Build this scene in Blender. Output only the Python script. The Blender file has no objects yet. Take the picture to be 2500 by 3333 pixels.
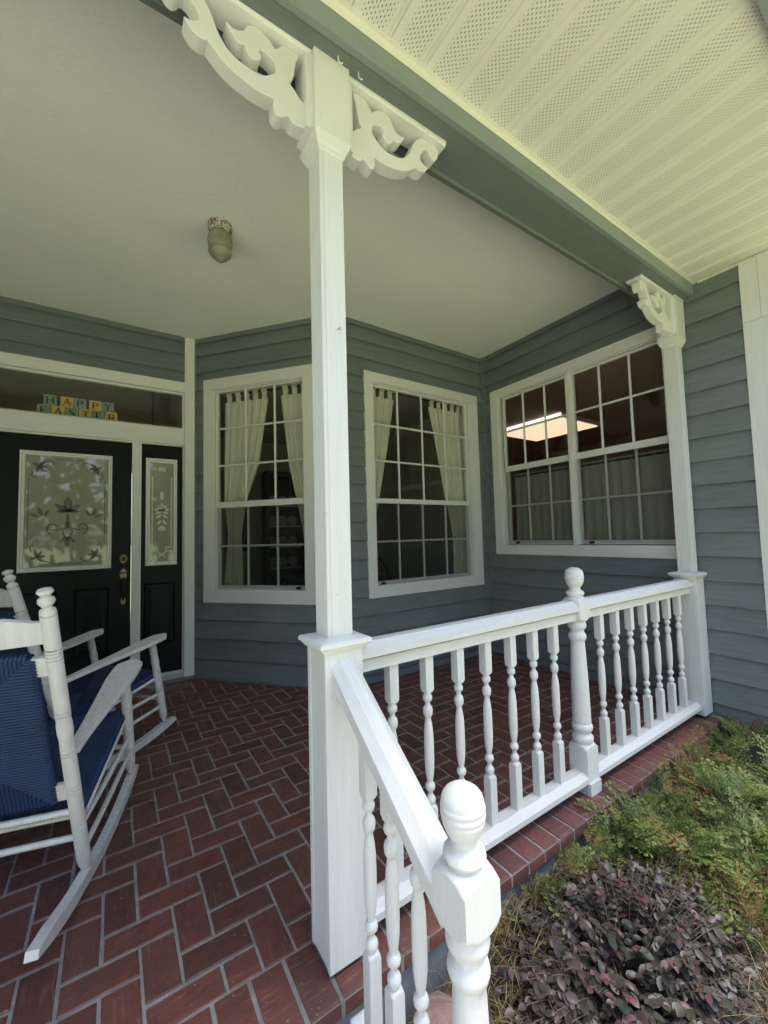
import bpy, bmesh, math, random
from math import sin, cos, pi, radians, hypot, atan2, sqrt
from mathutils import Vector, Matrix, noise

random.seed(7)
SC = bpy.context.scene
COL = SC.collection
U = 0.69                                   # survey unit -> metres

# ------------------------------------------------------------------ camera, light, exposure
CAM = Vector((-0.7638, -1.6427, 1.8473))
RT = Vector((0.83232, -0.55363, -0.02675)); FW = Vector((0.55312, 0.83098, 0.05917)); UP = RT.cross(FW).normalized()
RT = FW.cross(UP).normalized()
cam_d = bpy.data.cameras.new('camera'); cam = bpy.data.objects.new('camera', cam_d); COL.objects.link(cam)
cam_d.sensor_fit = 'VERTICAL'; cam_d.sensor_height = 36.0; cam_d.sensor_width = 27.0; cam_d.lens = 14.196
cam_d.clip_start = 0.02; cam_d.clip_end = 800
cam.matrix_world = Matrix(((RT.x, UP.x, -FW.x, CAM.x*U), (RT.y, UP.y, -FW.y, CAM.y*U), (RT.z, UP.z, -FW.z, CAM.z*U), (0, 0, 0, 1)))
SC.camera = cam
SUN_EL, SUN_AZ = radians(79), radians(104)    # azimuth from +Y towards +X; a veiled high sun
wd = bpy.data.worlds.new('World'); SC.world = wd; wd.use_nodes = True
wn = wd.node_tree.nodes; wl = wd.node_tree.links
sky = wn.new('ShaderNodeTexSky'); sky.sky_type = 'NISHITA'; sky.sun_disc = False
sky.sun_elevation = SUN_EL; sky.sun_rotation = SUN_AZ; sky.air_density = 1.0; sky.dust_density = 2.5; sky.ozone_density = 1.0
bg = wn['Background']; wl.new(sky.outputs[0], bg.inputs[0]); bg.inputs[1].default_value = 0.12
sun_d = bpy.data.lights.new('sun', 'SUN'); sun_d.energy = 1.45; sun_d.angle = radians(50); sun_d.color = (1.0, 0.95, 0.86)
sun = bpy.data.objects.new('sun', sun_d); COL.objects.link(sun)
sdir = Vector((sin(SUN_AZ)*cos(SUN_EL), cos(SUN_AZ)*cos(SUN_EL), sin(SUN_EL)))
sun.rotation_euler = sdir.to_track_quat('Z', 'Y').to_euler(); sun.location = (0, 0, 30)
SC.view_settings.view_transform = 'Standard'; SC.view_settings.look = 'None'
SC.view_settings.exposure = 2.47; SC.view_settings.gamma = 1.0; SC.view_settings.use_curve_mapping = False
SC.cycles.use_denoising = True; SC.cycles.max_bounces = 10; SC.cycles.diffuse_bounces = 6
SC.cycles.transparent_max_bounces = 16; SC.cycles.sample_clamp_indirect = 8

# ------------------------------------------------------------------ materials
def new_mat(name):
    m = bpy.data.materials.new(name); m.use_nodes = True
    return m, m.node_tree.nodes, m.node_tree.links, m.node_tree.nodes['Principled BSDF']
def coords(n, l, scale=(1, 1, 1), rnd=True):
    tc = n.new('ShaderNodeTexCoord'); mp = n.new('ShaderNodeMapping'); mp.inputs['Scale'].default_value = scale
    l.new(tc.outputs['Object'], mp.inputs['Vector'])
    if rnd:
        oi = n.new('ShaderNodeObjectInfo'); mu = n.new('ShaderNodeMath'); mu.operation = 'MULTIPLY'; mu.inputs[1].default_value = 37.0
        l.new(oi.outputs['Random'], mu.inputs[0]); cb = n.new('ShaderNodeCombineXYZ')
        for i in range(3): l.new(mu.outputs[0], cb.inputs[i])
        l.new(cb.outputs[0], mp.inputs['Location'])
    return mp.outputs[0]
def noise_n(n, l, vec, scale, detail=4, rough=.55):
    t = n.new('ShaderNodeTexNoise'); t.inputs['Scale'].default_value = scale; t.inputs['Detail'].default_value = detail
    t.inputs['Roughness'].default_value = rough; l.new(vec, t.inputs['Vector']); return t.outputs['Fac']
def ramp(n, l, fac, stops):
    r = n.new('ShaderNodeValToRGB'); cr = r.color_ramp
    while len(cr.elements) < len(stops): cr.elements.new(.5)
    for e, (p, c) in zip(cr.elements, stops):
        e.position = p; e.color = (c[0], c[1], c[2], 1) if not isinstance(c, (int, float)) else (c, c, c, 1)
    l.new(fac, r.inputs[0]); return r.outputs[0]
def mixc(n, l, fac, a, b, mode='MIX'):
    m = n.new('ShaderNodeMix'); m.data_type = 'RGBA'; m.blend_type = mode
    for sock, v in ((m.inputs[0], fac), (m.inputs[6], a), (m.inputs[7], b)):
        if isinstance(v, (int, float)): sock.default_value = v
        elif isinstance(v, tuple): sock.default_value = (*v, 1)
        else: l.new(v, sock)
    return m.outputs[2]
def bump(n, l, p, h, strength=.3, dist=.004, prev=None):
    b = n.new('ShaderNodeBump'); b.inputs['Strength'].default_value = strength; b.inputs['Distance'].default_value = dist
    l.new(h, b.inputs['Height'])
    if prev: l.new(prev, b.inputs['Normal'])
    l.new(b.outputs[0], p.inputs['Normal']); return b.outputs[0]

def paint(name, col, grain=(1, 1, 1), rough=.5, bstr=.25, dirt=.12, dark=None, chips=0.0, vary=.05):
    m, n, l, p = new_mat(name); v = coords(n, l, grain)
    a = noise_n(n, l, v, 6, 6, .6); f = noise_n(n, l, v, 55, 3, .6)
    d = dark or tuple(c*.72 for c in col)
    c = mixc(n, l, ramp(n, l, a, [(.35, 0), (.75, dirt*3)]), col, d)
    v2 = coords(n, l, (1, 1, 1)); sp = noise_n(n, l, v2, 38, 2, .5)
    c = mixc(n, l, ramp(n, l, sp, [(.70, 0), (.78, .35+chips)]), c, tuple(x*.55 for x in col))
    oi = n.new('ShaderNodeObjectInfo'); c = mixc(n, l, 1.0, c, ramp(n, l, oi.outputs['Random'], [(0, 1-vary), (1, 1.0)]), 'MULTIPLY')
    l.new(c, p.inputs['Base Color']); p.inputs['Roughness'].default_value = rough
    h = mixc(n, l, .6, a, f); bump(n, l, p, h, bstr, .004)
    return m
WHITE = (.72, .715, .695)
M = {}
M['white'] = paint('white_paint', WHITE, (1, 1, 1), .5, .25, .10, (.55, .545, .51))
M['white_v'] = paint('white_paint_vertical_grain', WHITE, (14, 14, .8), .52, .5, .13, (.56, .555, .53))
M['white_x'] = paint('white_paint_long_grain', WHITE, (.8, 14, 14), .52, .6, .14, (.56, .555, .53))
M['white_y'] = paint('white_paint_stair_grain', WHITE, (14, .8, 3), .52, .55, .14, (.56, .555, .53))
M['chair_white'] = paint('worn_white_paint', (.70, .68, .64), (6, 6, 1.2), .55, .25, .16, (.42, .40, .37), .25)
M['siding'] = paint('blue_grey_siding_paint', (.174, .200, .203), (.7, .7, 9), .62, .85, .26, (.115, .135, .135), 0, .14)
def weather(m):
    n = m.node_tree.nodes; l = m.node_tree.links; p = n['Principled BSDF']; src = p.inputs['Base Color'].links[0].from_socket
    tc = n.new('ShaderNodeTexCoord'); mp = n.new('ShaderNodeMapping'); mp.inputs['Scale'].default_value = (1.6, 1.6, 4.0); l.new(tc.outputs['Object'], mp.inputs[0])
    a = noise_n(n, l, mp.outputs[0], 2.2, 7, .72); c = mixc(n, l, ramp(n, l, a, [(.56, 0), (.74, .55)]), src, (.085, .10, .098))
    b = noise_n(n, l, mp.outputs[0], 1.1, 4, .6); c = mixc(n, l, ramp(n, l, b, [(.50, 0), (.75, .4)]), c, (.225, .25, .25))
    l.new(c, p.inputs['Base Color'])
weather(M['siding'])
M['beam'] = paint('grey_green_beam_paint', (.155, .180, .170), (.7, 5, 5), .6, .35, .2, (.115, .135, .128))
M['fascia'] = paint('grey_fascia_paint', (.235, .275, .275), (.7, 5, 5), .55, .4, .18, (.18, .21, .21))
M['concrete'] = paint('grey_painted_concrete', (.20, .225, .245), (1, 1, 1), .85, .6, .5, (.12, .135, .14))
M['black'] = paint('black_door_paint', (.008, .009, .010), (6, 6, .6), .42, .12, .1)
M['black'].node_tree.nodes['Principled BSDF'].inputs['Specular IOR Level'].default_value = .16
M['cream_trim'] = paint('cream_vinyl', (.70, .69, .60), (1, 1, 1), .45, .05, .08)

def simple(name, col, rough=.5, metal=0.0):
    m, n, l, p = new_mat(name); v = coords(n, l); a = noise_n(n, l, v, 25, 4, .6)
    l.new(mixc(n, l, ramp(n, l, a, [(.3, 0), (.8, .5)]), col, tuple(c*.7 for c in col)), p.inputs['Base Color'])
    p.inputs['Roughness'].default_value = rough; p.inputs['Metallic'].default_value = metal
    bump(n, l, p, a, .1, .002); return m
M['brass'] = simple('aged_brass', (.28, .22, .12), .42, 1.0)
M['dark_metal'] = simple('dark_bronze', (.03, .028, .026), .35, .8)
M['zinc'] = simple('galvanised_metal', (.6, .6, .58), .4, .9)
M['interior'] = simple('interior_beige_wall', (.44, .40, .34), .8)
M['interior_red'] = simple('interior_brown_wall', (.36, .20, .14), .8)
M['foyer'] = simple('foyer_wall_paint', (.66, .58, .50), .8)
M['wood_dark'] = simple('dark_furniture_wood', (.045, .024, .015), .35)
M['wood_gold'] = simple('golden_oak', (.36, .22, .08), .4)
M['ink'] = simple('dark_brown_ink', (.03, .015, .008), .7)
M['picture'] = simple('dim_picture', (.20, .18, .13), .5)
M['leaf_dry'] = simple('dry_brown_leaf', (.17, .075, .04), .8)
M['stem'] = simple('grey_brown_twig', (.16, .12, .095), .85)
M['roofing'] = simple('roof_shingle', (.12, .11, .10), .9)

def brick_mat():
    m, n, l, p = new_mat('red_brick'); v = coords(n, l)
    oi = n.new('ShaderNodeObjectInfo')
    base = ramp(n, l, oi.outputs['Random'], [(0, (.095, .037, .031)), (.2, (.150, .052, .041)), (.45, (.178, .060, .046)), (.7, (.135, .058, .049)), (.88, (.160, .050, .038)), (1, (.085, .036, .032))])
    a = noise_n(n, l, v, 14, 6, .62)
    c = mixc(n, l, ramp(n, l, a, [(.35, 0), (.72, .75)]), base, (.075, .032, .029))
    tc = coords(n, l, (5.0, 48, 20)); s = noise_n(n, l, tc, 2.3, 5, .65)          # wire-cut drag marks along the brick
    c = mixc(n, l, ramp(n, l, s, [(.55, 0), (.78, .60)]), c, (.30, .155, .125))
    w = noise_n(n, l, v, 90, 2, .5); c = mixc(n, l, ramp(n, l, w, [(.70, 0), (.78, .7)]), c, (.45, .36, .33)); k_ = noise_n(n, l, v, 30, 3, .7); c = mixc(n, l, ramp(n, l, k_, [(.62, 0), (.74, .7)]), c, (.045, .022, .02))
    l.new(c, p.inputs['Base Color']); l.new(ramp(n, l, a, [(.3, .38), (.7, .62)]), p.inputs['Roughness'])
    b = bump(n, l, p, s, .35, .003); bump(n, l, p, w, .25, .002, b); return m
M['brick'] = brick_mat()
def mortar_mat():
    m, n, l, p = new_mat('grey_mortar'); v = coords(n, l, rnd=False); a = noise_n(n, l, v, 13, 6, .7); f = noise_n(n, l, v, 160, 3, .7)
    l.new(mixc(n, l, ramp(n, l, a, [(.3, 0), (.75, 1)]), (.32, .31, .295), (.16, .145, .135)), p.inputs['Base Color'])
    p.inputs['Roughness'].default_value = .9; bump(n, l, p, f, .6, .003); return m
M['mortar'] = mortar_mat()
def ceiling_mat():
    m, n, l, p = new_mat('knockdown_ceiling'); v = coords(n, l, (1, 1.7, 1), False)
    a = noise_n(n, l, v, 3.2, 3, .5); t = noise_n(n, l, v, 26, 5, .62)
    mask = ramp(n, l, a, [(.40, 0), (.62, 1)]); tr = ramp(n, l, t, [(.52, 0), (.57, 1)])
    h = mixc(n, l, 1.0, mask, tr, 'MULTIPLY')
    big = noise_n(n, l, v, .8, 3, .5)
    l.new(mixc(n, l, ramp(n, l, big, [(.3, 0), (.8, 1)]), (.83, .845, .78), (.77, .785, .72)), p.inputs['Base Color'])
    p.inputs['Roughness'].default_value = .8
    b = bump(n, l, p, h, .34, .004); bump(n, l, p, noise_n(n, l, v, 60, 3, .6), .12, .002, b); return m
M['ceiling'] = ceiling_mat()
def soffit_mat():
    m, n, l, p = new_mat('perforated_vinyl_soffit')
    tc = n.new('ShaderNodeTexCoord'); sx = n.new('ShaderNodeSeparateXYZ'); l.new(tc.outputs['Object'], sx.inputs[0])
    def mth(op, a, b=None, c=None):
        q = n.new('ShaderNodeMath'); q.operation = op
        for i, v in enumerate((a, b, c)):
            if v is None: continue
            if isinstance(v, (int, float)): q.inputs[i].default_value = v
            else: l.new(v, q.inputs[i])
        return q.outputs[0]
    PX, PY = .0105, .0175
    cx = mth('DIVIDE', sx.outputs[0], PX); ci = mth('FLOOR', cx); fx = mth('SUBTRACT', cx, ci)
    off = mth('MULTIPLY', mth('MODULO', ci, 2.0), .5)
    fy = mth('FRACT', mth('ADD', mth('DIVIDE', sx.outputs[1], PY), mth('ADD', off, 100.0)))
    dx = mth('DIVIDE', mth('SUBTRACT', fx, .5), .145); dy = mth('DIVIDE', mth('SUBTRACT', fy, .5), .21)
    r2 = mth('ADD', mth('MULTIPLY', dx, dx), mth('MULTIPLY', dy, dy)); hole = mth('LESS_THAN', r2, 1.0)
    zone = mth('LESS_THAN', mth('ABSOLUTE', sx.outputs[0]), .047)
    mask = mth('MULTIPLY', hole, zone)
    v = coords(n, l); a = noise_n(n, l, v, 5, 4, .6)
    c = mixc(n, l, ramp(n, l, a, [(.35, 0), (.8, .5)]), (.74, .735, .65), (.66, .65, .565))
    l.new(mixc(n, l, mask, c, (.05, .046, .03)), p.inputs['Base Color']); p.inputs['Roughness'].default_value = .5
    inv = mth('SUBTRACT', 1.0, mask); bump(n, l, p, inv, .6, .003); return m
M['soffit'] = soffit_mat()
def glass_mat(name, tint, ior=1.5, rough=0.0):
    m = bpy.data.materials.new(name); m.use_nodes = True; n = m.node_tree.nodes; l = m.node_tree.links; n.clear()
    o = n.new('ShaderNodeOutputMaterial'); mx = n.new('ShaderNodeMixShader'); t = n.new('ShaderNodeBsdfTransparent'); g = n.new('ShaderNodeBsdfGlossy')
    lw = n.new('ShaderNodeLayerWeight'); lw.inputs[0].default_value = .5; f0 = n.new('ShaderNodeMath'); f0.operation = 'POWER'; f0.inputs[1].default_value = 5.0; l.new(lw.outputs['Facing'], f0.inputs[0]); f = n.new('ShaderNodeMath'); f.operation = 'MULTIPLY_ADD'; f.inputs[1].default_value = .9; f.inputs[2].default_value = .035; l.new(f0.outputs[0], f.inputs[0]); t.inputs[0].default_value = (*tint, 1); g.inputs['Roughness'].default_value = rough
    tc = n.new('ShaderNodeTexCoord'); ns = n.new('ShaderNodeTexNoise'); ns.inputs['Scale'].default_value = 3.0; l.new(tc.outputs['Object'], ns.inputs['Vector'])
    b = n.new('ShaderNodeBump'); b.inputs['Strength'].default_value = .10; b.inputs['Distance'].default_value = .01; l.new(ns.outputs['Fac'], b.inputs['Height'])
    l.new(b.outputs[0], g.inputs['Normal'])
    l.new(f.outputs[0], mx.inputs[0]); l.new(t.outputs[0], mx.inputs[1]); l.new(g.outputs[0], mx.inputs[2]); l.new(mx.outputs[0], o.inputs[0]); return m
M['glass'] = glass_mat('window_glass', (.93, .94, .92))
def frost_mat():
    m, n, l, p = new_mat('frosted_glass'); v = coords(n, l); a = noise_n(n, l, v, 4, 3, .5)
    l.new(ramp(n, l, a, [(.3, (.235, .230, .175)), (.8, (.30, .29, .225))]), p.inputs['Base Color'])
    p.inputs['Roughness'].default_value = .55
    p.inputs['Coat Weight'].default_value = 1.0; p.inputs['Coat Roughness'].default_value = .03; p.inputs['Coat IOR'].default_value = 1.6
    return m
M['frost'] = frost_mat()
M['etch'] = simple('clear_etched_line', (.11, .11, .085), .3)
M['etch_lit'] = simple('lit_through_etched_line', (.62, .62, .46), .3)  # pale colour stands in for light shining through the sidelight etching
def screen_mat():
    m = bpy.data.materials.new('insect_screen'); m.use_nodes = True; n = m.node_tree.nodes; l = m.node_tree.links; n.clear()
    o = n.new('ShaderNodeOutputMaterial'); mx = n.new('ShaderNodeMixShader'); t = n.new('ShaderNodeBsdfTransparent'); d = n.new('ShaderNodeBsdfDiffuse')
    d.inputs[0].default_value = (.035, .035, .033, 1); mx.inputs[0].default_value = .34
    l.new(t.outputs[0], mx.inputs[1]); l.new(d.outputs[0], mx.inputs[2]); l.new(mx.outputs[0], o.inputs[0]); return m
M['screen'] = screen_mat()
def cloth(name, col, sub=.0):
    m, n, l, p = new_mat(name); v = coords(n, l, (1, 1, 1)); a = noise_n(n, l, v, 220, 2, .5); b_ = noise_n(n, l, v, 5, 3, .5)
    l.new(mixc(n, l, ramp(n, l, b_, [(.3, 0), (.8, .35)]), col, tuple(c*.75 for c in col)), p.inputs['Base Color'])
    p.inputs['Roughness'].default_value = .9; bump(n, l, p, a, .3, .001)
    tr = n.new('ShaderNodeBsdfTranslucent'); tr.inputs[0].default_value = (*[c*.9 for c in col], 1)
    mx = n.new('ShaderNodeMixShader'); mx.inputs[0].default_value = .12; out = n['Material Output']
    l.new(p.outputs[0], mx.inputs[1]); l.new(tr.outputs[0], mx.inputs[2]); l.new(mx.outputs[0], out.inputs[0]); return m
M['curtain'] = cloth('cream_curtain_cloth', (.86, .83, .73)); M['cafe'] = cloth('thin_grey_curtain_cloth', (.52, .49, .42))
def cord_mat():
    m, n, l, p = new_mat('navy_paper_cord'); v = coords(n, l); a = noise_n(n, l, v, 60, 4, .65); b_ = noise_n(n, l, v, 7, 3, .5)
    c = mixc(n, l, ramp(n, l, b_, [(.3, 0), (.75, 1)]), (.010, .034, .105), (.007, .021, .066))
    c = mixc(n, l, ramp(n, l, a, [(.72, 0), (.82, .35)]), c, (.25, .28, .33))
    l.new(c, p.inputs['Base Color']); p.inputs['Roughness'].default_value = .6; bump(n, l, p, a, .4, .002); return m
M['cord'] = cord_mat()
def globe_mat():
    m, n, l, p = new_mat('dusty_frosted_globe'); v = coords(n, l); a = noise_n(n, l, v, 14, 4, .6)
    l.new(ramp(n, l, a, [(.3, (.20, .195, .14)), (.75, (.31, .30, .23))]), p.inputs['Base Color'])
    p.inputs['Roughness'].default_value = .4; p.inputs['Subsurface Weight'].default_value = .3; p.inputs['Subsurface Radius'].default_value = (.02, .02, .015); return m
M['globe'] = globe_mat()
def rust_mat():
    m, n, l, p = new_mat('peeling_white_metal'); v = coords(n, l); a = noise_n(n, l, v, 70, 5, .7)
    l.new(ramp(n, l, a, [(.42, (.05, .04, .025)), (.50, (.30, .28, .20)), (.60, (.62, .60, .5))]), p.inputs['Base Color']); p.inputs['Roughness'].default_value = .7
    bump(n, l, p, a, .5, .003); return m
M['rust'] = rust_mat()
def leafm(name, stops, rough=.5, trans=.25, spec=.4):
    m, n, l, p = new_mat(name); at = n.new('ShaderNodeAttribute'); at.attribute_name = 'tone'
    oi = n.new('ShaderNodeObjectInfo'); ad = n.new('ShaderNodeMath'); ad.operation = 'ADD'; l.new(at.outputs['Fac'], ad.inputs[0])
    mu = n.new('ShaderNodeMath'); mu.operation = 'MULTIPLY_ADD'; l.new(oi.outputs['Random'], mu.inputs[0]); mu.inputs[1].default_value = .5; mu.inputs[2].default_value = -.25
    l.new(mu.outputs[0], ad.inputs[1]); c = ramp(n, l, ad.outputs[0], stops)
    v = coords(n, l); a = noise_n(n, l, v, 60, 3, .6); c = mixc(n, l, ramp(n, l, a, [(.4, 0), (.8, .3)]), c, (.03, .03, .02))
    l.new(c, p.inputs['Base Color']); p.inputs['Roughness'].default_value = rough; p.inputs['Specular IOR Level'].default_value = spec
    tr = n.new('ShaderNodeBsdfTranslucent'); l.new(c, tr.inputs[0]); mx = n.new('ShaderNodeMixShader'); mx.inputs[0].default_value = trans
    l.new(p.outputs[0], mx.inputs[1]); l.new(tr.outputs[0], mx.inputs[2]); l.new(mx.outputs[0], n['Material Output'].inputs[0]); return m
M['purple'] = leafm('purple_bronze_leaf', [(0, (.050, .056, .038)), (.45, (.066, .052, .044)), (.86, (.082, .046, .046)), (1, (.16, .056, .072))], .42, .12, .5)
M['frond'] = leafm('green_feathery_leaf', [(0, (.055, .095, .030)), (.5, (.140, .205, .052)), (1, (.300, .350, .095))], .6, .3)
M['frond_brown'] = leafm('rusty_feathery_leaf', [(0, (.15, .095, .034)), (.5, (.28, .175, .062)), (1, (.26, .25, .075))], .7, .25)
M['straw'] = leafm('straw_stem', [(0, (.24, .16, .07)), (.5, (.42, .32, .15)), (1, (.50, .43, .24))], .7, .2)
M['tree'] = leafm('tree_leaf', [(0, (.035, .060, .020)), (.5, (.06, .10, .03)), (1, (.10, .14, .045))], .6, .3)
def ground_mat(name, a, b, sc, bs=.5):
    m, n, l, p = new_mat(name); v = coords(n, l, rnd=False); x = noise_n(n, l, v, sc, 8, .7)
    l.new(ramp(n, l, x, [(.35, a), (.65, b)]), p.inputs['Base Color']); p.inputs['Roughness'].default_value = .95; bump(n, l, p, x, bs, .02); return m
M['lawn'] = ground_mat('pale_bounce_lawn', (.34, .39, .155), (.47, .50, .24), 5)  # unseen lawn, made paler than grass to bounce light up to the porch
M['mulch'] = ground_mat('leaf_mulch', (.040, .028, .018), (.11, .075, .045), 40)
M['path'] = ground_mat('pale_concrete_path', (.42, .40, .36), (.52, .50, .45), 12, .2)
M['rock'] = ground_mat('pink_granite', (.24, .135, .115), (.36, .25, .22), 30)
def emit(name, col, s):
    m = bpy.data.materials.new(name); m.use_nodes = True; n = m.node_tree.nodes; l = m.node_tree.links; n.clear()
    o = n.new('ShaderNodeOutputMaterial'); e = n.new('ShaderNodeEmission'); e.inputs[0].default_value = (*col, 1); e.inputs[1].default_value = s; l.new(e.outputs[0], o.inputs[0]); return m
M['tube_white'] = emit('lit_lamp_edge', (1.0, .92, .84), .5)
M['tube'] = emit('lit_diffuser', (1.0, .70, .50), .24)

# ------------------------------------------------------------------ mesh helpers
class Fr:                                   # a frame: t along, n outward, z up (survey units)
    def __init__(s, o, t): s.o = Vector(o); s.t = Vector(t).normalized(); s.n = s.t.cross(Vector((0, 0, 1)))
    def __call__(s, t, n, z): return s.o+s.t*t+s.n*n+Vector((0, 0, z))
WORLD = Fr((0, 0, 0), (1, 0, 0))            # n = -y
class MB:
    def __init__(s, k=U): s.v = []; s.f = []; s.k = k; s.tone = []
    def add(s, pts, faces, tone=None):
        b = len(s.v); s.v += [tuple(p) for p in pts]; s.f += [tuple(b+i for i in f) for f in faces]
        if tone is not None: s.tone += [tone]*len(faces)
    def box(s, x0, x1, y0, y1, z0, z1, fn=None, ch=0):
        if ch:
            lo = [(x0, y0, z0), (x1, y0, z0), (x1, y1, z0), (x0, y1, z0), (x0, y0, z1-ch), (x1, y0, z1-ch), (x1, y1, z1-ch), (x0, y1, z1-ch),
                  (x0+ch, y0+ch, z1), (x1-ch, y0+ch, z1), (x1-ch, y1-ch, z1), (x0+ch, y1-ch, z1)]
            fs = [(3, 2, 1, 0)]+[(i, (i+1) % 4, 4+(i+1) % 4, 4+i) for i in range(4)]+[(4+i, 4+(i+1) % 4, 8+(i+1) % 4, 8+i) for i in range(4)]+[(8, 9, 10, 11)]
            s.add(lo, fs); return s
        P = [(x, y, z) for z in (z0, z1) for (x, y) in ((x0, y0), (x1, y0), (x1, y1), (x0, y1))]
        s.add(P, [(3, 2, 1, 0), (4, 5, 6, 7), (0, 1, 5, 4), (1, 2, 6, 5), (2, 3, 7, 6), (3, 0, 4, 7)]); return s
    def fbox(s, F, t0, t1, n0, n1, z0, z1):
        P = [F(t, n, z) for z in (z0, z1) for (t, n) in ((t0, n0), (t1, n0), (t1, n1), (t0, n1))]
        s.add(P, [(3, 2, 1, 0), (4, 5, 6, 7), (0, 1, 5, 4), (1, 2, 6, 5), (2, 3, 7, 6), (3, 0, 4, 7)]); return s
    def prism(s, pts, a, b, close=True):    # pts: loop of Vectors, swept from +a to +b offsets
        n = len(pts); A = [Vector(p)+Vector(a) for p in pts]; B = [Vector(p)+Vector(b) for p in pts]
        s.add(A+B, [tuple(range(n-1, -1, -1)), tuple(range(n, 2*n))]+[(i, (i+1) % n, n+(i+1) % n, n+i) for i in range(n)]); return s
    def tube(s, path, r, seg=8, cap=True):
        path = [Vector(p) for p in path]; rr = r if isinstance(r, (list, tuple)) else [r]*len(path); b0 = len(s.v); prev = None; pts = []
        for i, p in enumerate(path):
            d = (path[min(i+1, len(path)-1)]-path[max(i-1, 0)]).normalized()
            if prev is None: a = d.orthogonal().normalized()
            else: a = (prev-d*prev.dot(d)).normalized()
            prev = a; c = d.cross(a)
            pts += [p+(a*cos(2*pi*j/seg)+c*sin(2*pi*j/seg))*rr[i] for j in range(seg)]
        fs = [(i*seg+j, i*seg+(j+1) % seg, (i+1)*seg+(j+1) % seg, (i+1)*seg+j) for i in range(len(path)-1) for j in range(seg)]
        if cap: fs += [tuple(range(seg-1, -1, -1)), tuple((len(path)-1)*seg+j for j in range(seg))]
        s.add(pts, fs); return s
    def loft(s, prof, o=(0, 0, 0), ax=None, seg=32):   # prof: (z, half_square or None, radius or None)
        o = Vector(o); Z = Vector(ax) if ax else Vector((0, 0, 1)); X = Vector((1, 0, 0)) if not ax else Vector((0, 1, 0)).cross(Z).normalized() if abs(Z.z) > .3 else Z.orthogonal().normalized(); Y = Z.cross(X)
        pts = []
        for z, h, r in prof:
            for j in range(seg):
                a = 2*pi*j/seg+pi/4; c, q = cos(a), sin(a); R = 1e9
                if h: R = h/max(abs(c), abs(q))
                if r is not None: R = min(R, r)
                pts.append(o+Z*z+X*(R*c)+Y*(R*q))
        k = len(prof)
        s.add(pts, [(i*seg+j, i*seg+(j+1) % seg, (i+1)*seg+(j+1) % seg, (i+1)*seg+j) for i in range(k-1) for j in range(seg)]+[tuple(range(seg-1, -1, -1)), tuple((k-1)*seg+j for j in range(seg))]); return s
    def mesh(s, name, mat, smooth=None, fix=True):
        me = bpy.data.meshes.new(name); me.from_pydata([(x*s.k, y*s.k, z*s.k) for x, y, z in s.v], [], s.f)
        if fix:
            bm = bmesh.new(); bm.from_mesh(me); bmesh.ops.recalc_face_normals(bm, faces=bm.faces); bm.to_mesh(me); bm.free()
        if s.tone:
            at = me.attributes.new('tone', 'FLOAT', 'FACE'); at.data.foreach_set('value', s.tone)
        me.materials.append(M[mat] if isinstance(mat, str) else mat)
        if smooth is not None:
            me.polygons.foreach_set('use_smooth', [True]*len(me.polygons)); me.set_sharp_from_angle(angle=radians(smooth))
        me.update(); return me
    def build(s, name, mat, parent=None, smooth=None, fix=True, **kw):
        return link(name, s.mesh(name, mat, smooth, fix), parent, **kw)
def link(name, data, parent=None, label=None, cat=None, group=None, kind=None, loc=None, mw=None):
    o = bpy.data.objects.new(name, data); COL.objects.link(o)
    if parent: o.parent = parent
    if label: o['label'] = label
    if cat: o['category'] = cat
    if group: o['group'] = group
    if kind: o['kind'] = kind
    if loc is not None: o.location = loc
    if mw is not None: o.matrix_local = mw
    return o
def empty(name, loc=(0, 0, 0), **kw):
    o = link(name, None, None, **kw); o.location = loc; o.empty_display_size = .1; return o
def relu(o, root):                          # parent a mesh built in world space to a root that is not at the origin
    o.parent = root; o.matrix_parent_inverse = root.matrix_basis.inverted(); return o
def copy_tree(src, **kw):
    r = src.copy(); COL.objects.link(r)
    for k, v in kw.items(): r[k] = v
    for ch in list(src.children):
        c = ch.copy(); COL.objects.link(c); c.parent = r
        for g in list(ch.children):
            q = g.copy(); COL.objects.link(q); q.parent = c
    return r
def px(p):                                  # camera projection of a survey point, in 768x1024 pixels
    d = Vector(p)-CAM; z = d.dot(FW)
    if z < .05: return None
    f = 14.196/36*1024; return (384+f*d.dot(RT)/z, 512-f*d.dot(UP)/z, z)

# ------------------------------------------------------------------ main levels
X1, YD = .152, 4.4574; TH = .8624; YB = 2.8345; XW = 4.2011; HC = 4.696
LW1 = (YD-YB)/sin(TH); C2X = X1+LW1*cos(TH); XL = -4.4; GZ = -.36
F_door = Fr((0, YD, 0), (1, 0, 0)); F_w1 = Fr((X1, YD, 0), (cos(TH), -sin(TH), 0)); F_w2 = Fr((0, YB, 0), (1, 0, 0)); F_w3 = Fr((XW, YB, 0), (0, -1, 0))
F_wing = Fr((XW, -.631, 0), (1, 0, 0)); F_left = Fr((XL, 0, 0), (0, 1, 0))

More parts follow.
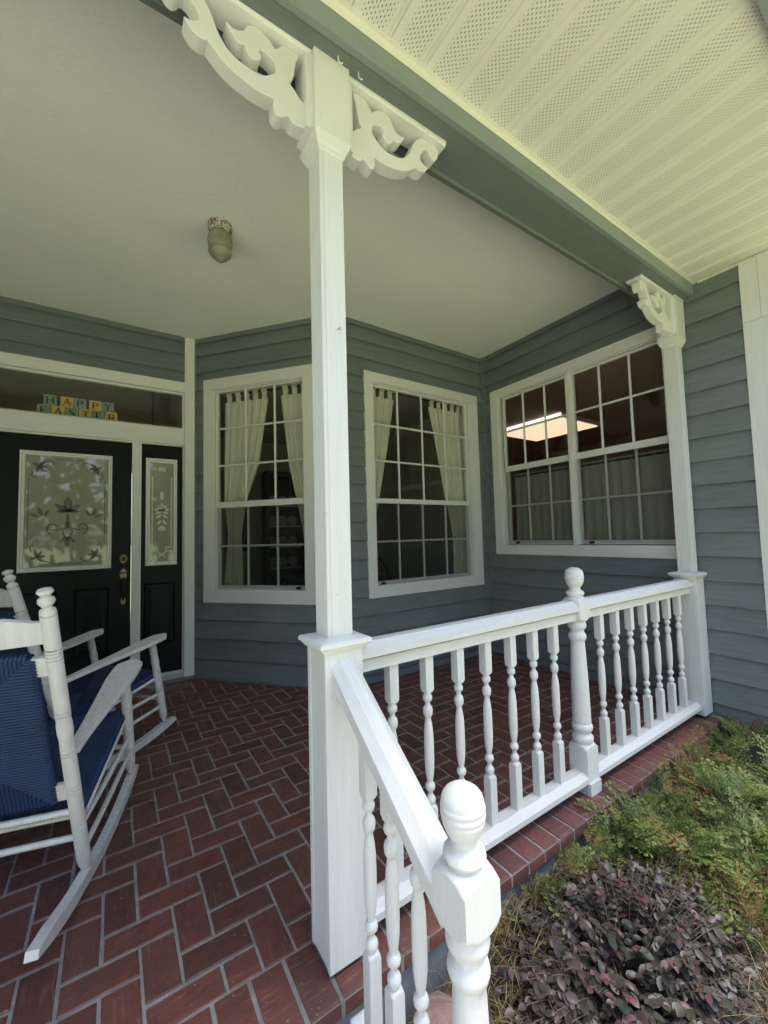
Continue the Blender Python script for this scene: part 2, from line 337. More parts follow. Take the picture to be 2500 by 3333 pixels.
# ------------------------------------------------------------------ ground
bm = MB(1); bm.add([(-300, -300, GZ*U-.03), (300, -300, GZ*U-.03), (300, 300, GZ*U-.03), (-300, 300, GZ*U-.03)], [(0, 1, 2, 3)])
bm.build('lawn', 'lawn', kind='structure')
bm = MB(1); G0 = GZ*U; bm.box(-3.2, .06, -6.0, -.30, G0-.05, G0-.012); bm.build('garden_path', 'path', kind='structure')
g = MB(1); NX, NY = 40, 26; bx0, bx1, by0, by1 = .08, 6.0, -2.3, -.05
P = [(bx0+(bx1-bx0)*i/NX, by0+(by1-by0)*j/NY, G0-.01+.035*noise.noise(Vector((i*.31, j*.31, 2.)))+.03*min(1, max(0, j/NY*1.4-.3))) for j in range(NY+1) for i in range(NX+1)]
g.add(P, [(j*(NX+1)+i, j*(NX+1)+i+1, (j+1)*(NX+1)+i+1, (j+1)*(NX+1)+i) for j in range(NY) for i in range(NX)])
g.build('planting_bed', 'mulch', kind='structure', smooth=60)

# ------------------------------------------------------------------ porch floor: mortar bed, herringbone bricks, soldier edge
fl = MB(); fl.box(XL, XW+.02, -.055, YD+.3, -.14, -.0050); floor = fl.build('porch_floor', 'mortar', kind='structure')
MOD = .1465; BX, BY, BG = -.505, .495, .0118
def brick_mesh(lx, ly, h=.06):
    b = MB(); b.box(-lx/2, lx/2, -ly/2, ly/2, -h, 0, ch=.006); return b.mesh('brick', 'brick')
BM = {}
def brick_at(x0, x1, y0, y1, name='brick', parent=floor, rot=0, dz=0.0):
    vert = (y1-y0) > (x1-x0); lx, ly = (x1-x0, y1-y0); 
    if vert: lx, ly = ly, lx
    key = (round(lx, 3), round(ly, 3))
    if key not in BM: BM[key] = brick_mesh(*key)
    m = Matrix.Translation(((x0+x1)/2*U, (y0+y1)/2*U, dz))@Matrix.Rotation(random.gauss(0, .007), 4, 'Z')@Matrix.Rotation(random.gauss(0, .005), 4, 'X')@Matrix.Rotation(random.gauss(0, .005), 4, 'Y')
    if vert: m = m@Matrix.Rotation(pi/2, 4, 'Z')
    return link(name, BM[key], parent, mw=m)
YS = .2065; cand = []
def inside(x, y):                            # on the open floor, in front of the walls
    if x > XW or x < XL: return False
    if x > C2X: return y < YB
    if x < X1: return y < YD
    return y < YD-(x-X1)*math.tan(TH)
for c in range(-28, 34):
    for r in range(-3, 30):
        k = (c-r) % 4
        if k == 1: x0, x1, y0, y1 = BX+c*MOD, BX+(c+2)*MOD, BY+r*MOD, BY+(r+1)*MOD
        elif k == 0: x0, x1, y0, y1 = BX+c*MOD, BX+(c+1)*MOD, BY+r*MOD, BY+(r+2)*MOD
        else: continue
        y0 = max(y0, YS); x0 = max(x0, XL); x1 = min(x1, XW)
        if y1-y0 < .05 or x1-x0 < .05: continue
        if not any(inside(x, y) for x in (x0, x1) for y in (y0, y1)): continue
        cx, cy = (x0+x1)/2, (y0+y1)/2
        q = px((cx, cy, 0)); vis = q and -40 < q[0] < 800 and 0 < q[1] < 1080
        cand.append((0 if vis else 1, q[2] if q else 99, x0+BG/2, x1-BG/2, y0+BG/2, y1-BG/2))
cand.sort()
for c in cand[:300]: brick_at(*c[2:], dz=random.uniform(-.0010, .0012))
rest = MB()
for c in cand[300:]: rest.box(c[2], c[3], c[4], c[5], -.06, random.uniform(-.001, .001)/U, ch=.006)
rest.build('far_bricks', 'brick', floor, kind='stuff')
# soldier course with a rounded nosing over the foundation
def nosing_mesh(w):
    s = MB(); L0, L1 = -.088, YS-BG/2; pr = [(L1, 0), (L1, -.07), (L0+.006, -.07), (L0, -.062), (L0, -.016), (L0+.005, -.005), (L0+.016, 0)]
    s.prism([Vector((0, y, z)) for y, z in pr], (-w/2, 0, 0), (w/2, 0, 0)); return s.mesh('edge_brick', 'brick', 30)
NM = nosing_mesh(.1465-.019)
i = 0
for j in range(-27, 30):
    xc = -.205+j*.1465
    if xc > XW-.06: break
    q = px((xc, 0, 0))
    link('edge_brick', NM, floor, mw=Matrix.Translation((xc*U, 0, random.uniform(-.001, .001)))@Matrix.Rotation(random.uniform(-.004, .004), 4, 'Z'))
mo = MB(); mo.box(XL, XW, -.085, -.054, -.066, -.006); mo.build('edge_mortar', 'mortar', floor)
fd = MB(); fd.box(XL, XW+.3, -.060, -.02, -1.0, -.0705); fd.build('foundation_wall', 'concrete', None, kind='structure')
# brick step on the walkway side
st = MB(); st.box(-3.4, .0, -.52, -.064, -.5, -.215); step = st.build('porch_step', 'mortar', kind='structure')
for j in range(24):
    xc = -.075-j*.1465; b = MB(); b.box(xc-.067, xc+.067, -.53, -.24, -.27, -.205, ch=.008); b.build('step_brick', 'brick', step)
    b = MB(); b.box(xc-.067, xc+.067, -.232, -.068, -.27, -.205, ch=.008); b.build('step_brick', 'brick', step)

# ------------------------------------------------------------------ walls with clapboards
LAPS = [4.617, 4.43]+[4.19-.2395*k for k in range(0, 20)]
LAPS_W1 = [4.617, 4.43, 4.19, 3.946, 3.71, 3.46, 3.225, 2.996, 2.741, 2.51, 2.264, 2.026, 1.79, 1.534, 1.276, 1.038, .787, .54, .272, .019]
def wall(F, name, t0, t1, z0, z1, laps, holes, label, boards=None, skip=(), thick=.16, inner=True):
    """core with openings, clapboards cut round the openings; holes (t0,t1,z0,z1)"""
    core = MB(); ts = sorted({t0, t1}|{h[0] for h in holes}|{h[1] for h in holes}); zs = sorted({z0, z1}|{h[2] for h in holes}|{h[3] for h in holes})
    for a, b in zip(ts, ts[1:]):
        for c, d in zip(zs, zs[1:]):
            if any(h[0] <= a and b <= h[1] and h[2] <= c and d <= h[3] for h in holes): continue
            core.fbox(F, a, b, -thick, 0, c, d)
    w = core.build(name, 'siding', label=label, cat='wall')
    s0, s1 = boards or (t0, t1); L = [z for z in laps if z > z0-.01]; tops = [z1]+L[:-1]
    for zb, zt in zip(L, tops):
        if zt <= z0: continue
        pieces = [(s0, s1, zb, zt)]
        for h in holes+list(skip):
            nx = []
            for a, b, c, d in pieces:
                if b <= h[0] or a >= h[1] or d <= h[2]+.005 or c >= h[3]-.005: nx.append((a, b, c, d)); continue
                if a < h[0]-.01: nx.append((a, h[0], c, d))
                if b > h[1]+.01: nx.append((h[1], b, c, d))
                ma, mb_ = max(a, h[0]), min(b, h[1])
                if d > h[3]+.01: nx.append((ma, mb_, h[3], d))
                if c < h[2]-.01: nx.append((ma, mb_, c, h[2]))
            pieces = nx
        split = []
        for a, b, c, d in pieces:
            if b-a > 2.2 and random.random() < .55 and c == zb:
                k = random.uniform(a+.7, b-.7); split += [(a, k-.0015, c, d), (k+.0015, b, c, d)]
            else: split.append((a, b, c, d))
        pieces = split
        for a, b, c, d in pieces:
            def nn(z): return .037-(z-zb)/max(zt-zb, .1)*.0305
            top = min(d+.016, z1) if d == zt else d
            m = MB(); wob = random.uniform(-.0012, .0012)
            pr = [(0, c), (.003, c), (.003, c+.018), (nn(c)-.009, c+.018), (nn(c)-.006+wob, c), (nn(c)+wob, c+.003), (nn(top), top), (0, top)] if c == zb else [(0, c), (nn(c)+wob, c), (nn(top), top), (0, top)]
            m.prism([F(a, n_, z) for n_, z in pr], F.t*0, F.t*(b-a)); m.build('siding_board', 'siding', w)
    return w
W2o = (1.932, 4.035, 1.052, 4.036); W2i = (2.068, 3.868, 1.18, 3.904)
W1o = (.168, 1.833, 1.017, 4.074); W1i = (.301, 1.683, 1.165, 3.923)
yy = lambda y: YB-y
W3o = (yy(2.64), yy(.095), 1.523, 4.07); W3i = (yy(2.51), yy(.215), 1.64, 3.942)
def hole(i): return (i[0]-.02, i[1]+.02, i[2]-.02, i[3]+.02)
DH = (-2.62, .012, .06, 3.905)
wall_door = wall(F_door, 'siding_wall', XL, X1+.05, -.05, HC+.05, LAPS, [DH], 'blue grey clapboard wall holding the black front door and the long transom window', boards=(XL, .016), skip=[(-2.78, .20, -.1, 4.045)])
wall_w1 = wall(F_w1, 'siding_wall', -.02, LW1+.02, -.05, HC+.05, LAPS_W1, [hole(W1i)], 'angled clapboard wall of the bay between the front door and the near post', boards=(.03, LW1+.01), skip=[W1o])
wall_w2 = wall(F_w2, 'siding_wall', C2X-.02, XW, -.05, HC+.05, LAPS, [hole(W2i)], 'clapboard wall with the four-across window, facing the long porch railing', boards=(C2X-.005, XW-.04), skip=[W2o])
wall_w3 = wall(F_w3, 'siding_wall', -.16, yy(-.631)-.001, GZ-.3, HC+.05, LAPS, [hole(W3i)], 'side clapboard wall with the wide double window, running out past the railing', boards=(.04, yy(-.456)), skip=[W3o])
wall_wing = wall(F_wing, 'siding_wall', 0.0, 5.0, GZ-.3, HC+.05, LAPS, [], 'outer clapboard wall turning the corner at the right edge', boards=(.14, 5.0))
wall_left = wall(F_left, 'siding_wall', .2, YD, -.05, HC+.05, LAPS, [], 'unseen clapboard wall added at the far left porch end to hold back light', boards=(.2, YD))  # left end is out of view; wall added to keep side light out
def tb(F, w, t0, t1, n0, n1, z0, z1, mat='white_v', name='trim_board'):
    m = MB(); m.fbox(F, t0, t1, n0, n1, z0, z1); return m.build(name, mat, w)
# base boards and inside corner strips in siding colour
tb(F_w1, wall_w1, .0, LW1+.02, .0, .030, -.01, .055, 'siding', 'base_board'); tb(F_w2, wall_w2, C2X-.02, XW, .0, .030, -.01, .085, 'siding', 'base_board')
tb(F_w3, wall_w3, .0, yy(.0)-.2, .0, .030, -.01, .085, 'siding', 'base_board'); tb(F_door, wall_door, -2.6, X1, .0, .030, -.01, .05, 'siding', 'base_board')
tb(F_w1, wall_w1, .006, .036, .0, .034, .055, HC, 'siding', 'corner_strip')
tb(F_w2, wall_w2, XW-.052, XW-.001, .0, .040, .085, HC, 'siding', 'corner_strip'); tb(F_w3, wall_w3, .040, .085, .0, .036, .085, HC, 'siding', 'corner_strip')
# outside corner boards
tb(F_w3, wall_w3, yy(-.456), yy(-.631)+.034, .0, .034, GZ-.2, 3.762, 'white_v', 'corner_board')
tb(F_w3, wall_w3, yy(-.456), yy(-.588), .0, .036, 3.764, 4.345, 'white_v', 'corner_board'); tb(F_w3, wall_w3, yy(-.590), yy(-.631)+.034, .0, .036, 3.764, 4.345, 'white_v', 'corner_board')
tb(F_wing, wall_wing, .001, .14, .0, .034, GZ-.2, 4.345, 'white_v', 'corner_board')
# ------------------------------------------------------------------ windows
def window(F, w, o, i, units, gt, mu, mt, mb_, ml, gb, label):
    fr = MB(); D0, D1 = -.13, .012          # jamb liner
    fr.fbox(F, i[0]-.018, i[0]+.012, D0, D1, i[2], i[3]); fr.fbox(F, i[1]-.012, i[1]+.018, D0, D1, i[2], i[3])
    fr.fbox(F, i[0]+.012, i[1]-.012, D0, D1, i[3]-.012, i[3]+.018); fr.fbox(F, i[0]+.012, i[1]-.012, D0, .02, i[2]-.018, i[2]+.022)
    for a, b in zip(units, units[1:]): fr.fbox(F, a[1]+.028, b[0]-.028, D0, .016, i[2]+.022, i[3]-.012); fr.fbox(F, (a[1]+b[0])/2-.02, (a[1]+b[0])/2+.02, .016, .026, i[2]+.022, i[3]-.012)
    win = fr.build('window', 'white_v', w, label=label)
    cs = [(o[0], i[0], i[2], i[3]), (i[1], o[1], i[2], i[3])]
    for a, b, c, d in cs: tb(F, win, a, b, .0, .038, c, d, 'white_v', 'casing_board')
    tb(F, win, o[0], o[1], .0, .039, i[3]+.001, o[3], 'white_x', 'casing_board'); tb(F, win, o[0], o[1], .0, .039, o[2], i[2]-.001, 'white_x', 'casing_board')
    up, lo = -.030, -.072; ST = .030
    for (a, b, mts) in units:
        s = MB(); n0, n1 = up-.034, up+.006
        s.fbox(F, a-ST, a, n0, n1, mb_, gt+ST-.004); s.fbox(F, b, b+ST, n0, n1, mb_, gt+ST-.004); s.fbox(F, a, b, n0, n1, gt, gt+ST-.004); s.fbox(F, a, b, n0, n1+.006, mb_, mt)
        s.build('sash', 'white', win)
        s = MB(); n0, n1 = lo-.034, lo+.006; x0, x1 = a+.004, b-.004
        s.fbox(F, x0-ST-.004, x0, n0, n1, gb-.05, mt-.004); s.fbox(F, x1, x1+ST+.004, n0, n1, gb-.05, mt-.004); s.fbox(F, x0, x1, n0, n1, gb-.05, gb); s.fbox(F, x0, x1, n0, n1, mt-.05, mt-.006)
        s.build('sash', 'white', win)
        for zs, nn, aa, bb in (([gt]+mu+[mt], up, a, b), ([mt-.05]+ml+[gb], lo, x0, x1)):
            xs = [aa]+mts+[bb]
            for x in mts:
                m = MB(); m.prism([F(x-.013, nn-.016, 0), F(x-.013, nn-.002, 0), F(x-.005, nn+.008, 0), F(x+.005, nn+.008, 0), F(x+.013, nn-.002, 0), F(x+.013, nn-.016, 0)], (0, 0, zs[-1]), (0, 0, zs[0])); m.build('muntin', 'white', win)
            for z in zs[1:-1]:
                for p, q in zip(xs, xs[1:]):
                    e0 = p+(.0135 if p != aa else 0); e1 = q-(.0135 if q != bb else 0)
                    m = MB(); m.prism([F(e0, nn-.016, z-.013), F(e0, nn-.002, z-.013), F(e0, nn+.008, z-.005), F(e0, nn+.008, z+.005), F(e0, nn-.002, z+.013), F(e0, nn-.016, z+.013)], F.t*0, F.t*(e1-e0)); m.build('muntin', 'white', win)
            for p, q in zip(xs, xs[1:]):
                for zt, zb in zip(zs, zs[1:]):
                    m = MB(); m.fbox(F, p, q, nn-.024, nn-.019, zb, zt); m.build('pane', 'glass', win)
        m = MB(); m.add([F(x0-.02, up-.012, gb-.04), F(x1+.02, up-.012, gb-.04), F(x1+.02, up-.012, mb_), F(x0-.02, up-.012, mb_)], [(0, 1, 2, 3)]); m.build('insect_screen', 'screen', win)
        m = MB(); k = a+.13 if (F is F_w2 or F is F_w3) else b-.1
        m.fbox(F, k-.035, k+.02, up-.036, up-.015, gb-.045, gb-.012); m.build('sash_lift', 'dark_metal', win)
    return win
window(F_w1, wall_w1, W1o, W1i, [(.352, 1.649, [.79, 1.235])], 3.898, [3.385, 2.868], 2.366, 2.288, [1.766], 1.237, 'three-across window with cream curtains beside the front door')
window(F_w2, wall_w2, W2o, W2i, [(2.10, 3.812, [2.51, 2.942, 3.382])], 3.872, [3.359, 2.862], 2.350, 2.286, [1.772], 1.246, 'four-across window with curtains tied at the right')
window(F_w3, wall_w3, W3o, W3i, [(yy(2.424), yy(1.405), [yy(2.086), yy(1.728)]), (yy(1.295), yy(.251), [yy(.956), yy(.6)])], 3.90, [3.395], 2.856, 2.775, [2.249], 1.725, 'twin window with grey half curtains and a lit ceiling lamp inside')

# ------------------------------------------------------------------ front door group (in the door wall)
F = F_door
tb(F, wall_door, .014, .156, .0, .036, .05, HC-.006, 'white_v', 'door_casing')
tb(F, wall_door, -2.78, .013, .0, .034, 3.905, 4.042, 'white_x', 'door_casing'); tb(F, wall_door, -2.78, -2.635, .0, .034, .05, 3.904, 'white_v', 'door_casing')
tb(F, wall_door, -2.634, .013, -.08, .012, 3.170, 3.392, 'white_x', 'transom_bar')
for a, b in ((-.594, -.490), (-2.135, -2.03)): tb(F, wall_door, a, b, -.08, .004, .10, 3.169, 'white_v', 'mullion_post')
fr = MB(); fr.fbox(F, -.004, .013, -.1, -.01, .1, 3.169); fr.fbox(F, -2.634, -2.612, -.1, -.01, .1, 3.169); fr.fbox(F, -.49, -.004, -.1, -.012, 3.150, 3.169); fr.fbox(F, -2.03, -.594, -.1, -.012, 3.145, 3.169); fr.build('door_stop', 'white', wall_door)
th = MB(); th.fbox(F, -2.634, .012, -.12, .03, .05, .115); th.fbox(F, -2.60, .0, -.12, -.02, .116, .135); th.build('threshold', 'zinc', wall_door)
tr = MB()                                   # transom frame
tr.fbox(F, -.010, .013, -.07, -.004, 3.393, 3.904); tr.fbox(F, -2.634, -2.61, -.07, -.004, 3.393, 3.904); tr.fbox(F, -2.61, -.010, -.07, -.004, 3.878, 3.904)
trn = tr.build('transom_window', 'white_x', wall_door)
m = MB(); m.fbox(F, -2.61, -.010, -.05, -.044, 3.393, 3.878); m.build('pane', 'glass', trn)

def ribbon(m, F, pts, wd, n0, n1):
    pts = [Vector((a, b)) for a, b in pts]; Lf, Rt = [], []; k = len(pts)
    for i, p in enumerate(pts):
        d = (pts[min(i+1, k-1)]-pts[max(i-1, 0)]).normalized(); q = Vector((-d.y, d.x)); w_ = wd if not isinstance(wd, (list, tuple)) else wd[min(i, len(wd)-1)]
        if isinstance(wd, str): w_ = .02
        Lf.append(p+q*w_); Rt.append(p-q*w_)
    V = [F(p.x, n1, p.y) for p in Lf]+[F(p.x, n1, p.y) for p in Rt]+[F(p.x, n0, p.y) for p in Lf]+[F(p.x, n0, p.y) for p in Rt]
    fs = []
    for i in range(k-1):
        fs += [(i, i+1, k+i+1, k+i), (i, 2*k+i, 2*k+i+1, i+1), (k+i, k+i+1, 3*k+i+1, 3*k+i)]
    m.add(V, fs)
def spiral(cx, cz, r0, r1, a0, a1, k=12, sx=1):
    return [(cx+sx*(r0+(r1-r0)*i/(k-1))*cos(a0+(a1-a0)*i/(k-1)), cz+(r0+(r1-r0)*i/(k-1))*sin(a0+(a1-a0)*i/(k-1))) for i in range(k)]
def petal(m, F, x, z, ang, L, W, n0, n1):
    k = 9; pts = [(x+cos(ang)*L*i/(k-1), z+sin(ang)*L*i/(k-1)) for i in range(k)]
    ribbon(m, F, pts, [W*sin(pi*min(.999, (i+.25)/(k-.6)))**.8 for i in range(k)], n0, n1)
def raised(F, par, t0, t1, z0, z1, n):
    m = MB()
    for d, a, b in ((0, .012, .004), (.055, .004, .012)):
        pass
    P = []
    for ins, nn in ((0, n), (.012, n+.012), (.024, n-.004), (.075, n+.010)):
        P += [F(t0+ins, nn, z0+ins), F(t1-ins, nn, z0+ins), F(t1-ins, nn, z1-ins), F(t0+ins, nn, z1-ins)]
    m.add(P, [(4*r+j, 4*r+(j+1) % 4, 4*r+4+(j+1) % 4, 4*r+4+j) for r in range(3) for j in range(4)]+[(12, 13, 14, 15)]); m.build('raised_panel', 'black', par)
def lite(F, par, o, i, n):
    m = MB(); loops = [(o[0], o[1], o[2], o[3], n), (o[0]+.004, o[1]-.004, o[2]+.004, o[3]-.004, n+.022), ((o[0]+i[0])/2-.004, (o[1]+i[1])/2+.004, (o[2]+i[2])/2-.004, (o[3]+i[3])/2+.004, n+.026), ((o[0]+i[0])/2+.004, (o[1]+i[1])/2-.004, (o[2]+i[2])/2+.004, (o[3]+i[3])/2-.004, n+.014), (i[0]-.004, i[1]+.004, i[2]-.004, i[3]+.004, n+.016), (i[0], i[1], i[2], i[3], n+.002)]
    P = []
    for a, b, c, d, e in loops: P += [F(a, e, c), F(b, e, c), F(b, e, d), F(a, e, d)]
    m.add(P, [(4*r+j, 4*r+(j+1) % 4, 4*r+4+(j+1) % 4, 4*r+4+j) for r in range(len(loops)-1) for j in range(4)]); m.build('glass_trim', 'white', par, smooth=25)
    g_ = MB(); g_.fbox(F, i[0]-.003, i[1]+.003, n-.01, n+.004, i[2]-.003, i[3]+.003); g_.build('etched_glass', 'frost', par)
ND = -.045
sl = MB(); sl.fbox(F, -2.029, -.597, ND-.06, ND, .136, 3.144); door = sl.build('front_door', 'black', wall_door, label='black front door with an etched oval-scroll glass and brass handle')
lite(F, door, (-1.695, -.805, 1.535, 2.954), (-1.641, -.848, 1.588, 2.900), ND)
raised(F, door, -1.70, -1.33, .48, 1.30, ND); raised(F, door, -1.172, -.825, .48, 1.30, ND)
e = MB(); a0, a1 = ND+.0035, ND+.0055; cx, cz = -1.245, 2.24
for a, L, W in ((pi/2, .18, .045), (pi*.80, .15, .032), (pi*.20, .15, .032), (-pi/2, .20, .018), (pi*.98, .11, .02), (.02*pi, .11, .02)): petal(e, F, cx, cz, a, L, W, a0, a1)
for s in (-1, 1):
    petal(e, F, cx+s*.24, cz-.05, pi/2-s*.35, .10, .024, a0, a1); petal(e, F, cx+s*.26, cz-.07, pi/2-s*1.1, .10, .018, a0, a1); petal(e, F, cx+s*.22, cz-.06, pi/2+s*.5, .09, .016, a0, a1)
    ribbon(e, F, spiral(cx, cz-.10, .03, .22, -pi/2, -.15*pi, 12, s), .007, a0, a1); ribbon(e, F, spiral(cx+s*.13, cz-.19, .02, .08, pi, -pi*.4, 12, s), .008, a0, a1)
    ribbon(e, F, [(cx, cz-.18), (cx+s*.05, cz-.23), (cx+s*.03, cz-.29), (cx, cz-.33)], .010, a0, a1); petal(e, F, cx+s*.02, cz-.30, -pi/2+s*.6, .09, .016, a0, a1)
petal(e, F, cx, cz-.30, -pi/2, .13, .028, a0, a1)
for sx, x0 in ((1, -1.61), (-1, -.88)):
    for sz, z0 in ((1, 1.62), (-1, 2.868)):
        x_, z_ = x0+sx*.085, z0+sz*.085
        for dg in (0, .5, 1.0, -.55, 2.1): petal(e, F, x_, z_, atan2(sz*sin(dg*pi/2+.2), sx*cos(dg*pi/2+.2)), .085 if dg != 2.1 else .06, .017, a0, a1)
        ribbon(e, F, [(x_+sx*.07, z_-sz*.05), (x_+sx*.12, z_-sz*.062), (x_+sx*.145, z_-sz*.04), (x_+sx*.13, z_-sz*.02)], .007, a0, a1)
        ribbon(e, F, [(x_-sx*.05, z_+sz*.07), (x_-sx*.062, z_+sz*.12), (x_-sx*.04, z_+sz*.145), (x_-sx*.02, z_+sz*.13)], .007, a0, a1)
for z_ in (1.62, 2.868): ribbon(e, F, [(-1.37, z_), (-1.10, z_)], .005, a0, a1)
for x_ in (-1.61, -.88): ribbon(e, F, [(x_, 1.86), (x_, 2.62)], .005, a0, a1)
e.build('etched_scroll', 'etch', door)
h = MB()                                    # deadbolt and handle set
def disc(m, F, t, z, rt, rz, n0, n1, seg=20, r2=.8):
    P = [F(t+rt*cos(2*pi*j/seg), n0, z+rz*sin(2*pi*j/seg)) for j in range(seg)]+[F(t+rt*r2*cos(2*pi*j/seg), n1, z+rz*r2*sin(2*pi*j/seg)) for j in range(seg)]
    m.add(P, [(j, (j+1) % seg, seg+(j+1) % seg, seg+j) for j in range(seg)]+[tuple(seg+j for j in range(seg))])
disc(h, F, -.676, 1.645, .043, .062, ND, ND+.02); disc(h, F, -.676, 1.45, .042, .085, ND, ND+.018); disc(h, F, -.676, 1.118, .030, .055, ND, ND+.016)
h.build('handle_plate', 'brass', door, smooth=40)
h = MB(); disc(h, F, -.676, 1.645, .050, .070, ND-.002, ND+.008, r2=.95); disc(h, F, -.676, 1.45, .049, .094, ND-.002, ND+.007, r2=.95); disc(h, F, -.676, 1.118, .036, .062, ND-.002, ND+.007, r2=.95)
disc(h, F, -.676, 1.645, .026, .034, ND+.019, ND+.03); h.fbox(F, -.706, -.646, ND+.017, ND+.05, 1.462, 1.476)
h.tube([F(-.676, ND+.01, 1.40), F(-.676, ND+.06, 1.37), F(-.676, ND+.075, 1.27), F(-.676, ND+.065, 1.18), F(-.676, ND+.015, 1.13)], [.016, .02, .019, .013, .012], 10); h.build('handle', 'dark_metal', door, smooth=40)
def sidelight(dx, label):
    G = Fr(F.o+F.t*dx, F.t)
    s = MB(); s.fbox(G, -.489, -.005, ND-.06, ND+.001, .136, 3.149); d = s.build('sidelight_panel', 'black', wall_door, label=label)
    lite(G, d, (-.440, -.068, 1.538, 2.966), (-.388, -.112, 1.588, 2.906), ND+.001); raised(G, d, -.450, -.090, .52, 1.31, ND+.001)
    e = MB(); a0, a1 = ND+.0045, ND+.0065; x_ = -.250
    for z_, L, W in ((2.40, .13, .022), (2.30, .07, .02)): petal(e, G, x_, z_, pi/2, L, W, a0, a1)
    for a in (.1, .9, pi-.9, pi-.1, -.6, pi+.6): petal(e, G, x_, 2.27, a, .085, .022, a0, a1)
    for k in range(3):
        for s_ in (-1, 1): petal(e, G, x_+s_*.008, 2.21-k*.075, -pi/2+s_*(.9-.2*k), .075, .016, a0, a1)
    petal(e, G, x_, 2.06, -pi/2, .08, .016, a0, a1)
    for s_ in (-1, 1):
        ribbon(e, G, [(x_+s_*.112, 1.78), (x_+s_*.112, 2.72)], .006, a0, a1); ribbon(e, G, spiral(x_+s_*.08, 1.76, .015, .035, 0, 3.6, 9, s_), .007, a0, a1)
        ribbon(e, G, [(x_+s_*.11, 1.72), (x_+s_*.06, 1.735), (x_+s_*.03, 1.70), (x_, 1.69)], .008, a0, a1)
        petal(e, G, x_, 1.70, -pi/2+s_*.5, .07, .014, a0, a1); petal(e, G, x_, 2.80, pi/2+s_*.7, .06, .013, a0, a1); ribbon(e, G, spiral(x_, 2.80, .02, .06, -.6, 1.2, 8, s_), .007, a0, a1)
    petal(e, G, x_, 2.80, pi/2, .07, .014, a0, a1); e.build('etched_scroll', 'etch_lit', d)
sidelight(0, 'narrow black sidelight with etched glass right of the door'); sidelight(-2.125, 'narrow black sidelight left of the door')

# ------------------------------------------------------------------ porch ceiling, beam, soffit, roof
c = MB(); c.box(XL, XW+.3, .225, YD+.4, HC, HC+.1); c.build('porch_ceiling', 'ceiling', kind='structure')
def zb(x): return 4.192+.0105*x
bmn = MB(); x0, x1 = XL-.2, XW-.001
P = [(x, y, z) for x in (x0, x1) for (y, z) in ((-.052, zb(x)), (.205, zb(x)), (.205, HC+.09), (-.052, HC+.09))]
bmn.add(P, [(0, 1, 2, 3), (7, 6, 5, 4), (0, 4, 5, 1), (1, 5, 6, 2), (2, 6, 7, 3), (3, 7, 4, 0)])
beam = bmn.build('porch_beam', 'beam', label='dark grey-green beam over the porch posts', cat='beam')
q = MB(); P = [(x, y, z+zb(x)) for x in (x0, x1) for (y, z) in ((-.088, .004), (-.054, .006), (-.054, .118), (-.088, .118))]; q.add(P, [(0, 1, 2, 3), (7, 6, 5, 4), (0, 4, 5, 1), (1, 5, 6, 2), (2, 6, 7, 3), (3, 7, 4, 0)]); q.build('fascia_board', 'fascia', beam)
q = MB(); P = [(x, y, z+zb(x)) for x in (x0, x1) for (y, z) in ((.206, .020), (.196, -.004), (.200, -.026), (.236, -.018), (.236, .03))]; n_ = 5
q.add(P, [tuple(range(n_)), tuple(range(2*n_-1, n_-1, -1))]+[(i, (i+1) % n_, n_+(i+1) % n_, n_+i) for i in range(n_)]); q.build('beam_trim', 'beam', beam)
ZS = 4.366; YE = -1.185
sf = MB(); sf.box(XL-.2, XW+5.0, YE-.03, -.052, ZS+.02, ZS+.10); sof = sf.build('eave_soffit', 'cream_trim', kind='structure')
def panel_mesh(L):
    s = MB(); w = .2262
    pr = [(-w/2, .012), (-w/2+.006, .0), (-w/2+.012, .0), (w/2-.024, .0), (w/2-.019, .006), (w/2-.010, .006), (w/2-.004, .0), (w/2, .012)]
    pts = [Vector((x, 0, z)) for x, z in pr]; k = len(pts); A = [p+Vector((0, -L/2, 0)) for p in pts]; B = [p+Vector((0, L/2, 0)) for p in pts]
    s.add(A+B, [(i, i+1, k+i+1, k+i) for i in range(k-1)]); return s.mesh('soffit_panel', 'soffit', fix=False)
PMs = panel_mesh(abs(YE+.092)); i = 0; xj = .599-.2262*8
while xj < XW+4.0:
    L1 = xj+.2262
    if xj > XW-.2262*.9 and xj < XW: pass
    link('soffit_panel', PMs, sof, mw=Matrix.Translation(((xj+.1131)*U, (YE-.092)/2*U, ZS*U))); xj += .2262; i += 1
q = MB(); P = [(x, y, z) for x in (x0, x1) for (y, z) in ((-.112, ZS-.006), (-.0885, zb(x)+.121), (-.0885, ZS+.02), (-.112, ZS+.02))]
q.add(P, [(0, 1, 2, 3), (7, 6, 5, 4), (0, 4, 5, 1), (1, 5, 6, 2), (2, 6, 7, 3), (3, 7, 4, 0)]); q.build('soffit_channel', 'cream_trim', sof)
q = MB(); q.box(XW-.042, XW-.001, YE, -.129, ZS-.022, ZS-.006); q.build('soffit_channel', 'cream_trim', sof)
q = MB(); q.box(XL-.2, XW+5, YE-.06, YE, ZS-.05, ZS+.2); q.build('gutter_board', 'fascia', sof)
q = MB(); q.prism([Vector((0, YE-.07, ZS-.0)), Vector((0, YE-.20, ZS+.02)), Vector((0, YE-.22, ZS+.16)), Vector((0, YE-.07, ZS+.16))], (XL-.2, 0, 0), (XW+5, 0, 0)); q.build('gutter', 'white', sof)
